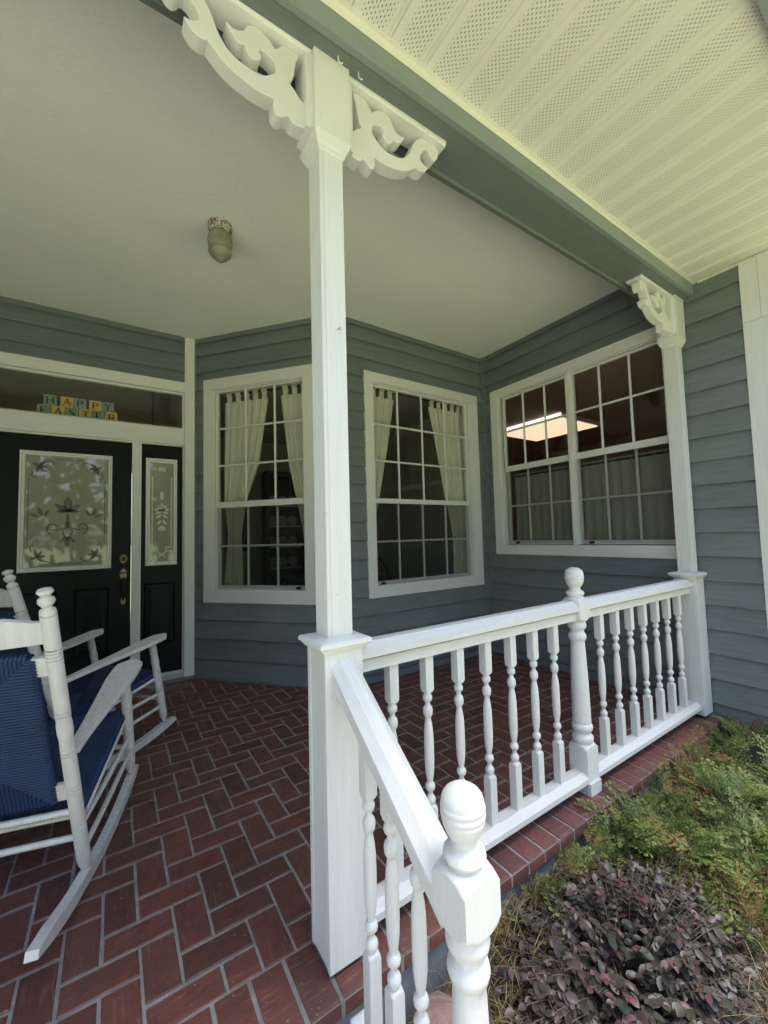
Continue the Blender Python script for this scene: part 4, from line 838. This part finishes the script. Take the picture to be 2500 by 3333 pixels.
m.add(A+B, [(3, 2, 1, 0), (4, 5, 6, 7)]+[(i, (i+1) % 4, 4+(i+1) % 4, 4+i) for i in range(4)]); m.build('bottom_rail', 'white_y', sr)
link('newel_post', MB().loft(newel_profile(-.16+.07), seg=72).mesh('newel_post', 'white_v', 32), sr, loc=(.095*U, -.728*U, -.470*U))
ll = MB(1); ll.add([(0, 0, 0), (.006, .004, -.018), (.003, .008, -.042), (0, .004, -.066), (-.006, .001, -.040), (-.005, .0, -.018), (.010, .012, -.030), (-.012, .006, -.034)], [(0, 1, 5), (1, 2, 4, 5), (2, 3, 4), (1, 6, 2), (5, 4, 7)])
ll.build('dry_leaf', 'leaf_dry', label='dry brown leaf caught on a baluster right of the middle newel', cat='leaf', loc=(2.622*U, .058*U, .745*U))

# ------------------------------------------------------------------ ceiling lamp
lp = empty('ceiling_light', (-.005*U, 2.05*U, HC*U), label='old frosted jelly-jar lamp on the porch ceiling', cat='ceiling light')
m = MB(); m.loft([(-.001, None, .100), (-.012, None, .104), (-.05, None, .101), (-.078, None, .094), (-.085, None, .082)], seg=32); m.build('lamp_base', 'rust', lp, smooth=40)
m = MB(); m.loft([(-.086, None, .080), (-.10, None, .090), (-.13, None, .103), (-.17, None, .107), (-.205, None, .102), (-.232, None, .090), (-.236, None, .088), (-.242, None, .096), (-.258, None, .100), (-.275, None, .094), (-.292, None, .080), (-.296, None, .074), (-.312, None, .062), (-.316, None, .056), (-.328, None, .042), (-.332, None, .036), (-.340, None, .028), (-.345, None, .010)], seg=36); m.build('lamp_globe', 'globe', lp, smooth=30)

# ------------------------------------------------------------------ rocking chairs (metres, local frame)
CD = dict(rpx=.259, rpby=-.226, rpbz=.079, rpty=-.467, rptz=1.209, fpx=.283, fpby=.301, fpbz=.086, fpty=.25, fptz=.617)
RC = (.03, 1.357, 1.35)
def turned(m, a, b, prof, seg=20):          # prof: (fraction, radius)
    a, b = Vector(a), Vector(b); d = b-a; L = d.length; d.normalize()
    x = Vector((1, 0, 0)); x = (x-d*x.dot(d)).normalized(); y = d.cross(x); pts = []
    for t, r in prof: pts += [a+d*(L*t)+(x*cos(2*pi*j/seg)+y*sin(2*pi*j/seg))*r for j in range(seg)]
    k = len(prof); m.add(pts, [(i*seg+j, i*seg+(j+1) % seg, (i+1)*seg+(j+1) % seg, (i+1)*seg+j) for i in range(k-1) for j in range(seg)]+[tuple(range(seg-1, -1, -1)), tuple((k-1)*seg+j for j in range(seg))])
def ring(t, r, n=2, pitch=.0105, g=.0048):
    out = []
    for i in range(n):
        c_ = t+(i-(n-1)/2)*pitch; out += [(c_-.0032, r), (c_-.0022, r-g), (c_+.0002, r-g), (c_+.0014, r)]
    return out
R_ = .0225
REAR = [(0, .014), (.012, .014), (.03, .020), (.05, R_)]+ring(.20, R_, 3)+ring(.335, R_, 4)+[(.36, R_)]+ring(.47, R_, 2)+[(.49, R_*.98), (.52, R_*.93), (.545, R_*1.04), (.57, R_*1.02), (.585, R_*.92), (.60, R_)]+ring(.61, R_, 2)+[(.63, R_)]+ring(.805, R_, 4)+[(.82, R_), (.915, R_)]+ring(.925, R_, 1)+[(.932, R_*.98), (.938, R_*.90), (.943, R_*.55), (.947, R_*.55), (.953, R_*.80), (.962, R_*1.02), (.970, R_*.95), (.976, R_*.6), (.979, R_*.52), (.983, R_*.75), (.990, R_*.98), (.996, R_*.85), (1.0, R_*.3)]
FRONT = [(0, .012), (.03, .013), (.06, .020), (.10, R_)]+ring(.24, R_, 3, .014)+ring(.42, R_, 4, .014)+[(.45, R_), (.66, R_)]+ring(.68, R_, 1, .014)+[(.70, R_*.9), (.76, R_*1.08), (.82, R_*.88)]+ring(.88, R_*.95, 2, .014)+[(.92, R_*.95), (1.0, R_*.8)]
def lerp3(a, b, t): return Vector(a).lerp(Vector(b), t)
def weave(corner, ex, ey, nrm, w, h, pitch, wrapx, wrapy):
    """mitred cord weave over a w x h rectangle (rush seat pattern), cords as half-round ridges, both faces"""
    m = MB(1); n = int(min(w, h)/2/pitch); ex, ey, nrm = Vector(ex), Vector(ey), Vector(nrm); c0 = Vector(corner)
    def seg_(p, q, side, off):
        d = (q-p).normalized(); a = nrm*side; s = d.cross(a).normalized(); r = pitch*.54; V = []
        for e in (p, q):
            for k in range(5):
                t = pi*k/4; V.append(e+a*off+s*(r*cos(t))+a*(r*.85*sin(t)))
        m.add(V, [(k, k+1, 6+k, 5+k) for k in range(4)])
    for side in (1, -1):
        off = .0135 if side == 1 else .0115
        for sx in (0, 1):
            for sy in (0, 1):
                def P(u, v): return c0+ex*((w-u) if sx else u)+ey*((h-v) if sy else v)
                for i in range(n):
                    d = (i+.5)*pitch
                    seg_(P(0, d), P(min(d, w/2), d), side, off); seg_(P(d, 0), P(d, min(d, h/2)), side, off)
        # fill when the rectangle is longer than wide
        if h > w:
            k = int((h-2*n*pitch)/pitch)
            for i in range(k+1):
                d = n*pitch+(i+.5)*pitch
                if d < h-n*pitch: seg_(c0+ey*d, c0+ex*w+ey*d, side, off)
        else:
            k = int((w-2*n*pitch)/pitch)
            for i in range(k+1):
                d = n*pitch+(i+.5)*pitch
                if d < w-n*pitch: seg_(c0+ex*d, c0+ey*h+ex*d, side, off)
    # solid core and rounded wrapped edges
    A = [c0-nrm*.0125, c0+ex*w-nrm*.0125, c0+ex*w+ey*h-nrm*.0125, c0+ey*h-nrm*.0125]; B = [p+nrm*.026 for p in A]
    m.add(A+B, [(3, 2, 1, 0), (4, 5, 6, 7), (0, 1, 5, 4), (1, 2, 6, 5), (2, 3, 7, 6), (3, 0, 4, 7)])
    def wrap(p, d, L, out):
        k = int(L/pitch)
        for i in range(k):
            b_ = p+d*((i+.5)*pitch); path = [b_+nrm*(.0135*cos(t))+out*(.008*sin(t)) for t in [pi*q/6 for q in range(7)]]; m.tube(path, pitch*.56, 6, False)
    if wrapx: wrap(c0, ey, h, -ex); wrap(c0+ex*w, ey, h, ex)
    if wrapy: wrap(c0, ex, w, -ey); wrap(c0+ey*h, ex, w, ey)
    return m
def make_chair(label, pose):
    r_ = empty('rocking_chair', label=label, cat='rocking chair', group='white rocking chairs with blue woven seats')
    D = CD; rp = lambda s, t: lerp3((s*D['rpx'], D['rpby'], D['rpbz']), (s*D['rpx'], D['rpty'], D['rptz']), t); fp = lambda s, t: lerp3((s*D['fpx'], D['fpby'], D['fpbz']), (s*D['fpx'], D['fpty'], D['fptz']), t)
    for s in (-1, 1):
        m = MB(1); turned(m, rp(s, 0), rp(s, 1), REAR, 24); m.build('rear_post', 'chair_white', r_, smooth=35)
        m = MB(1); turned(m, fp(s, 0), fp(s, 1), FRONT, 20); m.build('front_post', 'chair_white', r_, smooth=35)
        m = MB(1); k = 22; th_ = .017; V = []   # rocker: curved plank
        a0 = atan2(.191-RC[1], -.62-RC[0]); a1 = atan2(.070-RC[1], .375-RC[0])
        for i in range(k+1):
            a = a0+(a1-a0)*i/k; f = i/k; x = s*(D['rpx']+(D['fpx']-D['rpx'])*min(1, max(0, (f*.98-.38)/.55))); hh = .044 if .10 < f < .93 else .044-.020*max(0, (.10-f)/.10, (f-.93)/.07)
            ro = RC[2]; ri = RC[2]-hh; 
            for rr, xx in ((ro, x-th_), (ro, x+th_), (ri, x+th_), (ri, x-th_)): V.append((xx, RC[0]+rr*cos(a), RC[1]+rr*sin(a)))
        m.add(V, [(i*4+j, i*4+(j+1) % 4, i*4+4+(j+1) % 4, i*4+4+j) for i in range(k) for j in range(4)]+[(3, 2, 1, 0), tuple(k*4+j for j in range(4))]); m.build('rocker', 'chair_white', r_, smooth=30)
        # arm: paddle board
        ya0, za0, ya1, za1 = -.300, .585, .345, .640; ctr = []
        outl = []
        L = ya1-ya0; wfun = lambda f: .023+.036*min(1, max(0, (f-.10)/.62))**1.2
        N = 16; left, right = [], []
        for i in range(N+1):
            f = i/N; w_ = wfun(f)
            if f > .90: w_ *= sqrt(max(0.0, 1-((f-.90)/.10)**2))*.85+.15
            y = ya0+L*f; z = za0+(za1-za0)*f; xc = s*(D['rpx']-.004+(D['fpx']-D['rpx']+.014)*f)
            left.append(Vector((xc-w_, y, z))); right.append(Vector((xc+w_, y, z)))
        m = MB(1); loop = left+right[::-1]; m.prism(loop, (0, 0, -.011), (0, 0, .011)); o = m.build('arm', 'chair_white', r_)
        bv = o.modifiers.new('edge', 'BEVEL'); bv.width = .005; bv.segments = 2; bv.limit_method = 'ANGLE'
        for zt in (.36, .20):                # side stretchers
            m = MB(1); m.tube([fp(s, zt), lerp3(fp(s, zt), rp(s, .17 if zt > .3 else .075), .5)+Vector((0, 0, -.004)), rp(s, .17 if zt > .3 else .075)], [.009, .0115, .009], 10); m.build('stretcher', 'chair_white', r_, smooth=40)
    for zt, z2 in ((.14, 0), (.245, 0)):
        m = MB(1); m.tube([rp(-1, zt), rp(1, zt)], .0115, 10); m.build('stretcher', 'chair_white', r_, smooth=40)
    for zt in (.28, .42): m = MB(1); m.tube([fp(-1, zt), fp(1, zt)], .0115, 10); m.build('stretcher', 'chair_white', r_, smooth=40)
    nb = (rp(1, 1)-rp(1, 0)).normalized(); nrm = Vector((0, nb.z, -nb.y)).normalized()   # back normal (forward)
    def slat(name, t0, t1, crest=0.0, bw=-.020):
        k = 14; V = []
        for i in range(k+1):
            f = i/k; x = -D['rpx']+2*D['rpx']*f; bow = bw*sin(pi*f); e = crest*max(0, min(1, (sin(pi*f)-.25)/.35))
            lo = rp(1, t0); hi = rp(1, t1)+nb*e
            for c_, d_ in ((lo, -.008), (lo, .008), (hi, .008), (hi, -.008)): V.append(Vector((x, c_.y, c_.z))+nrm*(d_+bow))
        m = MB(1); m.add(V, [(i*4+j, i*4+(j+1) % 4, i*4+4+(j+1) % 4, i*4+4+j) for i in range(k) for j in range(4)]+[(3, 2, 1, 0), tuple(k*4+j for j in range(4))]); m.build(name, 'chair_white', r_, smooth=30)
    slat('crest_rail', .840, .905, .020); slat('back_rail', .738, .795, 0, 0); slat('back_rail', .300, .357, 0, 0)
    c0 = rp(1, .296); c1 = rp(1, .799); wv = .40
    m = weave((-wv/2, c0.y-.020*0, c0.z), (1, 0, 0), nb, nrm, wv, (c1-c0).length, .0112, True, True); o = m.build('woven_back', 'cord', r_, smooth=60, fix=False, kind='stuff')
    sf = .402; sb = .345; y_f, y_b = .285, -.262; ey = Vector((0, y_f-y_b, sf-sb)); Ls = ey.length; ey.normalize(); n2 = Vector((0, -ey.z, ey.y))
    m = weave((-.265, y_b, sb), (1, 0, 0), ey, n2, .53, Ls, .0112, True, True); m.build('woven_seat', 'cord', r_, smooth=60, fix=False, kind='stuff')
    for s in (-1, 1):
        m = MB(1); m.tube([(s*.272, y_b+.02, sb-.022), (s*.272, y_f-.01, sf-.022)], .010, 10); m.build('seat_rail', 'chair_white', r_, smooth=40)
    for y_, z_ in ((y_f, sf-.024), (y_b+.005, sb-.026)): m = MB(1); m.tube([(-.275, y_, z_), (.275, y_, z_)], .010, 10); m.build('seat_rail', 'chair_white', r_, smooth=40)
    return r_
def put(o, x, y, h, t):
    zc = RC[0]*sin(t)+RC[1]*cos(t); o.matrix_world = Matrix.Translation((x, y, RC[2]-zc+.001))@Matrix.Rotation(h, 4, 'Z')@Matrix.Rotation(t, 4, 'X')
ch1 = make_chair('nearer white rocking chair with navy woven back, cut by the left edge', None); ch2 = copy_tree(ch1, label='farther white rocking chair with navy woven seat, nearer the front door')
put(ch1, -.799, 1.138, -.26, .124); put(ch2, -.652, 1.996, -.93, .085)

# ------------------------------------------------------------------ planting bed
def frond_mesh(L, npair, droop, seed, tone):
    rd = random.Random(seed); m = MB(1)
    def leaflet(p, d, up, ln, wd_, tn):
        s = d.cross(up).normalized(); m.add([p, p+d*ln*.55+s*wd_, p+d*ln, p+d*ln*.55-s*wd_], [(0, 1, 2, 3)], tn)
    path = []; p = Vector((0, 0, 0))
    for i in range(npair+1):
        a = -droop*i/npair; path.append((p.copy(), a)); p = p+Vector((.12*sin(i*.6+seed), cos(a), sin(a)))*(L/npair)
    m.tube([q for q, _ in path], [.0013*(1-.7*i/npair) for i in range(npair+1)], 3, False); m.tone += [.4+tone]*(len(m.f)-len(m.tone))
    for i, (q, a) in enumerate(path[1:], 1):
        f = i/npair; d = Vector((0, cos(a), sin(a))); up = Vector((0, -sin(a), cos(a))); s = 1 if i % 2 else -1
        ln = L*.36*(1-f)**.75*rd.uniform(.75, 1.15)+.010; t_ = rd.uniform(-.18, .18)
        br = (Vector((s, 0, 0))*.72+d*.66+up*rd.uniform(-.25, .30)).normalized(); nl_ = max(2, int(ln/.0118)); sd = br.cross(up).normalized()
        for k in range(1, nl_+1):
            b = q+br*ln*k/nl_+up*rd.uniform(-.002, .002); g_ = 1-.45*k/nl_
            for s2 in (-1, 1):
                leaflet(b, (br*.85+sd*s2*.62+up*rd.uniform(-.15, .25)).normalized(), (up+br*rd.uniform(-.2, .2)+sd*rd.uniform(-.25, .25)).normalized(), .0135*g_+.004, .0050*g_+.0010, tone+t_+rd.uniform(.28, .62)+.22*f)
        leaflet(q+br*ln, br, up, .010, .0032, tone+t_+.65)
    return m.mesh('frond', 'frond', fix=False)
FROND = [frond_mesh(L, n_, dr_, 10+i, t_) for i, (L, n_, dr_, t_) in enumerate(((.17, 14, .5, 0), (.14, 12, .8, .12), (.20, 16, .35, -.12), (.12, 11, .6, .22)))]
FROND_B = []
for q in FROND[:3]:
    c_ = q.copy(); c_.materials.clear(); c_.materials.append(M['frond_brown']); FROND_B.append(c_)
def aim(d, roll):
    d = d.normalized(); z = Vector((0, 0, 1)); x = d.cross(z); x = x.normalized() if x.length > .05 else Vector((1, 0, 0)); z = x.cross(d)
    return Matrix(((x.x, d.x, z.x), (x.y, d.y, z.y), (x.z, d.z, z.z))).to_4x4()@Matrix.Rotation(roll, 4, 'Y')
def fern(x, y, z, rx, ry, hz, n, label, brown=.1, sc=1.0, name='feathery_shrub', cat='shrub', lean=(.25, -.25)):
    base = Vector((x*U, y*U, GZ*U)); r_ = empty(name, base, label=label, cat=cat, group='low feathery shrubs in the planting bed'); rd = random.Random(int(x*1000+y*77)); st = MB(1); n = int(n*1.3); z += .025
    for i in range(n):
        a = rd.uniform(0, 2*pi); q = sqrt(rd.random()); f = Vector((rx*U*q*cos(a), ry*U*q*sin(a), 0)); top = (z-GZ)*U*(1-.55*q*q)*rd.uniform(.55, 1.02)
        p = f+Vector((0, 0, top-.04)); d = Vector((cos(a)*(.35+.7*q)+lean[0], sin(a)*(.35+.7*q)+lean[1], rd.uniform(.15, .95)*(1.1-.5*q)))
        m_ = rd.choice(FROND_B if rd.random() < brown else FROND)
        link('frond', m_, r_, mw=Matrix.Translation(p)@aim(d, rd.uniform(-.7, .7))@Matrix.Scale(sc*rd.uniform(.7, 1.15), 4))
        if i % 3 == 0: st.tube([Vector((f.x*.3, f.y*.3, -.02)), f*.8+Vector((0, 0, top*.5)), p], [.003, .0022, .0015], 5, False)
    st.build('stem', 'stem', r_); return r_
fern(1.97, -.20, .06, .20, .10, 0, 46, 'dark green feathery shrub against the foot of the middle newel', .10)
fern(2.28, -.24, .00, .17, .12, 0, 30, 'small green feathery shrub right of the middle newel', .15, .9)
fern(3.15, -.22, .02, .28, .12, 0, 46, 'brownish feathery shrub under the right half of the brick edge', .78, .9)
fern(3.98, -.36, .06, .38, .22, 0, 74, 'green feathery shrub below the right post and corner board', .05, 1.1)
fern(2.16, -.44, -.04, .30, .20, 0, 60, 'bright green feathery shrub behind the purple shrub', .04, 1.1)
fern(2.92, -.50, .00, .36, .22, 0, 80, 'wide green feathery shrub in the middle of the bed', .06, 1.15)
fern(2.60, -.74, -.06, .36, .22, 0, 72, 'green feathery shrub spilling out at the right edge', .10, 1.15)
fern(2.02, -.85, -.14, .32, .22, 0, 46, 'thin yellowing feathery shrub right of the purple shrub', .6)
fern(3.45, -.72, .00, .38, .22, 0, 56, 'green feathery shrub in front of the corner board', .08, 1.1)
fern(1.62, -.17, -.05, .22, .08, 0, 34, 'sparse feathery shrub at the brick edge behind the purple shrub', .45, .85)
fern(1.22, -.15, -.10, .26, .06, 0, 40, 'olive feathery shrub along the grey foundation behind the purple shrub', .5, .8)
fern(.98, -.20, -.14, .18, .10, 0, 26, 'olive feathery shrub beside the stair newel', .55, .8)
fern(1.45, -.14, -.01, .30, .05, 0, 40, 'olive feathery shrub rising to the brick nosing left of the middle newel', .35, .8)
fern(2.62, -.17, .01, .16, .06, 0, 24, 'dark green feathery tuft at the brick nosing right of the middle newel', .1, .85)
fern(3.55, -.20, .03, .24, .08, 0, 34, 'green feathery tuft at the brick nosing near the right post', .15, .9)
fern(2.58, -.26, -.06, .22, .10, 0, 34, 'rust-brown feathery shrub between the green ones at the brick edge', .92, .9)
# purple shrubs: leaves on arching twigs
def leaf_mesh(L, W, seed):
    rd = random.Random(seed); m = MB(1); k = 4; V = []; cup = rd.uniform(.12, .35)
    prof = [(.0, .05), (.22, .78), (.5, 1.0), (.78, .74), (1.0, .04)]
    for f, w_ in prof:
        bend = -.18*L*f*f
        V += [(-W*w_, L*f, bend+cup*W*w_), (0, L*f, bend), (W*w_, L*f, bend+cup*W*w_)]
    t = rd.random()
    m.add(V, [(i*3+j, i*3+j+1, i*3+3+j+1, i*3+3+j) for i in range(4) for j in range(2)], t); return m
LEAFS = [leaf_mesh(rd_, rd_*.33, i) for i, rd_ in enumerate((.034, .039, .030, .036, .043, .027))]
LEAFM = [l_.mesh('leaf', 'purple', 50, fix=False) for l_ in LEAFS]
def purple(x, y, ztop, rx, ry, ntw, label, nobj):
    base = Vector((x*U, y*U, GZ*U)); r_ = empty('purple_shrub', base, label=label, cat='shrub', group='purple-leaved shrubs in the planting bed'); rd = random.Random(int(x*991+y*7)); tw = MB(1); Ls = []
    for i in range(ntw):
        a = rd.uniform(0, 2*pi); q = sqrt(rd.uniform(.02, 1)); hz = (ztop-GZ)*U*(1-.62*q*q)*rd.uniform(.62, 1.06)
        tip = Vector((rx*U*q*cos(a), ry*U*q*sin(a), hz)); tip.y = min(tip.y, -.125*U-base.y); root = Vector((tip.x*.25, tip.y*.25, 0)); mid = root.lerp(tip, .6)+Vector((0, 0, hz*.28))
        path = [root.lerp(mid, t)*(1-t)+mid.lerp(tip, t)*t for t in [k/9 for k in range(10)]]
        tw.tube(path, [.0026-.0018*k/9 for k in range(10)], 4, False)
        n = rd.randint(11, 17)
        for k in range(n):
            t = .35+.65*k/(n-1); f = t*9; k0 = min(8, int(f)); p = path[k0].lerp(path[k0+1], f-k0); d = (path[k0+1]-path[k0]).normalized()
            sd = d.cross(Vector((0, 0, 1))); sd = sd.normalized() if sd.length > .01 else Vector((1, 0, 0)); s = 1 if k % 2 else -1
            dr_ = (d*rd.uniform(.3, .8)+sd*s*rd.uniform(.6, 1.0)+Vector((0, 0, rd.uniform(-.75, .10))))
            if k == n-1: dr_ = d
            Ls.append((p, Matrix.Translation(p)@aim(dr_, rd.gauss(0, .35))@Matrix.Scale(rd.uniform(.55, 1.05)*(1.0 if t < .9 else .75), 4), t))
    cl = base/U
    Ls.sort(key=lambda e: -(e[0].z*2.2-.5*((base+e[0])-CAM*U).length)); st = MB(1)
    for i, (p, mt, t) in enumerate(Ls):
        j = rd.randrange(6)
        if i < nobj: link('leaf', LEAFM[j], r_, mw=mt)
        else:
            st.add([mt@Vector(v) for v in LEAFS[j].v], LEAFS[j].f, min(1, max(0, rd.gauss(.40, .24)+(.25 if t > .93 else 0))))
    st.build('inner_leaves', 'purple', r_, smooth=50, fix=False, kind='stuff'); tw.build('twig', 'stem', r_); return r_
purple(1.30, -.54, .03, .84, .52, 600, 'large purple-leaved shrub in the foreground beside the stair newel', 300)
purple(3.55, -.48, -.10, .22, .16, 34, 'small dark purple shrub near the corner board', 40)
purple(2.72, -.34, -.07, .16, .10, 16, 'purple sprig poking up between the green feathery shrubs', 40)
tg = MB(1); rd = random.Random(21)
for i in range(26):
    a = rd.uniform(0, 2*pi); q = rd.uniform(.3, 1.0); x, y = (1.30+.74*q*cos(a))*U, min(-.54+.46*q*sin(a), -.15)*U; h = (-.02-.20*q*q)*U; r0 = Vector((1.30*U+(x-1.30*U)*.2, -.54*U+(y+.54*U)*.2, GZ*U)); t1 = Vector((x, y, h+rd.uniform(-.01, .035))); md = r0.lerp(t1, .55)+Vector((0, 0, .07))
    tg.tube([r0.lerp(md, k/6)*(1-k/6)+md.lerp(t1, k/6)*(k/6) for k in range(7)], [.0026-.0015*k/6 for k in range(7)], 5, False)
tw_ = tg.build('arching_twig', 'stem', None, smooth=50); relu(tw_, bpy.data.objects['purple_shrub'])
# straw, dead stems and low ground litter
sw = MB(1); rd = random.Random(5)
def blades(cx, cy, rx, ry, n, zt, spread=.5, r0=.0011):
    for i in range(n):
        x, y = rd.gauss(cx, rx)*U, min(rd.gauss(cy, ry), -.10)*U; z0 = GZ*U+rd.uniform(-.01, .03); L = rd.uniform(.06, .20); a = rd.uniform(0, 2*pi); el = rd.uniform(.05, 1.1)
        d = Vector((cos(a)*cos(el), sin(a)*cos(el), sin(el))); p = Vector((x, y, z0+rd.random()*max(0, (zt-GZ)*U-.06))); c1 = p+d*L*.5+Vector((0, 0, .02)); c2 = p+d*L+Vector((rd.uniform(-.03, .03), rd.uniform(-.03, .03), -.03*spread))
        if c2.y > -.07: c2.y = -.075
        if c1.y > -.07: c1.y = -.075
        n0 = len(sw.f); sw.tube([p, p.lerp(c1, .5)+Vector((0, 0, .004)), c1, c1.lerp(c2, .5)+Vector((0, 0, .005)), c2], [r0, r0, r0*.9, r0*.7, r0*.4], 3, False); sw.tone += [rd.random()]*(len(sw.f)-n0)
blades(.80, -.36, .20, .20, 520, -.16); blades(1.2, -.14, .3, .04, 200, -.10); blades(.62, -.25, .12, .08, 160, -.20); blades(2.1, -.80, .28, .18, 520, -.16); blades(2.5, -.36, .3, .10, 420, -.12); blades(1.5, -.6, .5, .35, 500, -.24); blades(3.2, -.5, .5, .25, 420, -.18); blades(1.35, -.95, .4, .15, 300, -.22); blades(3.3, -.20, .25, .06, 160, -.04)
sw.build('dry_stems', 'straw', kind='stuff', fix=False)
gl = MB(1)
for i in range(5200):                        # matted litter of brown fern bits and small leaves
    x, y = rd.uniform(.35, 4.6)*U, rd.uniform(-1.35, -.11)*U; z = GZ*U+rd.uniform(.0, .045); a = rd.uniform(0, 2*pi); d = Vector((cos(a), sin(a), rd.uniform(-.5, .8))).normalized(); s = d.cross(Vector((rd.uniform(-.4, .4), rd.uniform(-.4, .4), 1))).normalized(); L = rd.uniform(.008, .024); p = Vector((x, y, z))
    gl.add([p, p+d*L*.5+s*L*.22, p+d*L, p+d*L*.5-s*L*.22], [(0, 1, 2, 3)], rd.random())
gl.build('leaf_litter', 'frond_brown', kind='stuff', fix=False)
# rock
bm_ = bmesh.new(); bmesh.ops.create_icosphere(bm_, subdivisions=2, radius=.085)
for v in bm_.verts:
    n_ = noise.noise(v.co*14+Vector((3, 1, 2))); v.co *= 1+.35*n_; v.co.z = min(v.co.z*.9, .062+.25*v.co.x); v.co.x *= 1.15
me = bpy.data.meshes.new('rock'); bm_.to_mesh(me); bm_.free(); me.materials.append(M['rock']); link('rock', me, label='pinkish angular rock beside the foot of the stair balusters', cat='rock', loc=(.42*U, -.24*U, -.24*U))
# dead twig arching over the purple shrub
m = MB(1); m.tube([(1.42*U, -.50*U, -.12), (1.50*U, -.60*U, -.05), (1.66*U, -.72*U, -.075), (1.80*U, -.80*U, -.12)], [.003, .0028, .0022, .0015], 6); m.tube([(1.60*U, -.675*U, -.062), (1.62*U, -.72*U, -.10)], [.0018, .001], 5)
m.build('dead_twig', 'stem', label='bare grey twig lying across the large purple shrub', cat='twig', smooth=40)

# ------------------------------------------------------------------ trees across the lawn, seen mirrored in the door glass
tl = MB(1); rd = random.Random(11)
for k in range(16):
    cx, cy = -15+2.0*k+rd.uniform(-.6, .6), -9-rd.uniform(0, 3); h_ = rd.uniform(6, 9)
    tl.tube([(cx, cy, -.4), (cx+.1, cy, h_*.4), (cx+rd.uniform(-.5, .5), cy, h_*.8)], [.16, .12, .05], 6, False); tl.tone += [0.0]*(len(tl.f)-len(tl.tone))
    for i in range(900):
        v = Vector((rd.gauss(0, 1), rd.gauss(0, 1), rd.gauss(0, 1))).normalized()*rd.uniform(.4, 1)**.5; p = Vector((cx+v.x*2.0, cy+v.y*1.7, h_*.55+v.z*h_*.45)); a = Vector((rd.gauss(0, 1), rd.gauss(0, 1), rd.gauss(0, 1))).normalized(); b = a.orthogonal().normalized(); s = rd.uniform(.12, .3)
        tl.add([p-a*s, p+b*s*.5, p+a*s, p-b*s*.5], [(0, 1, 2, 3)], rd.random())
tl.build('treeline', 'tree', kind='stuff', fix=False)
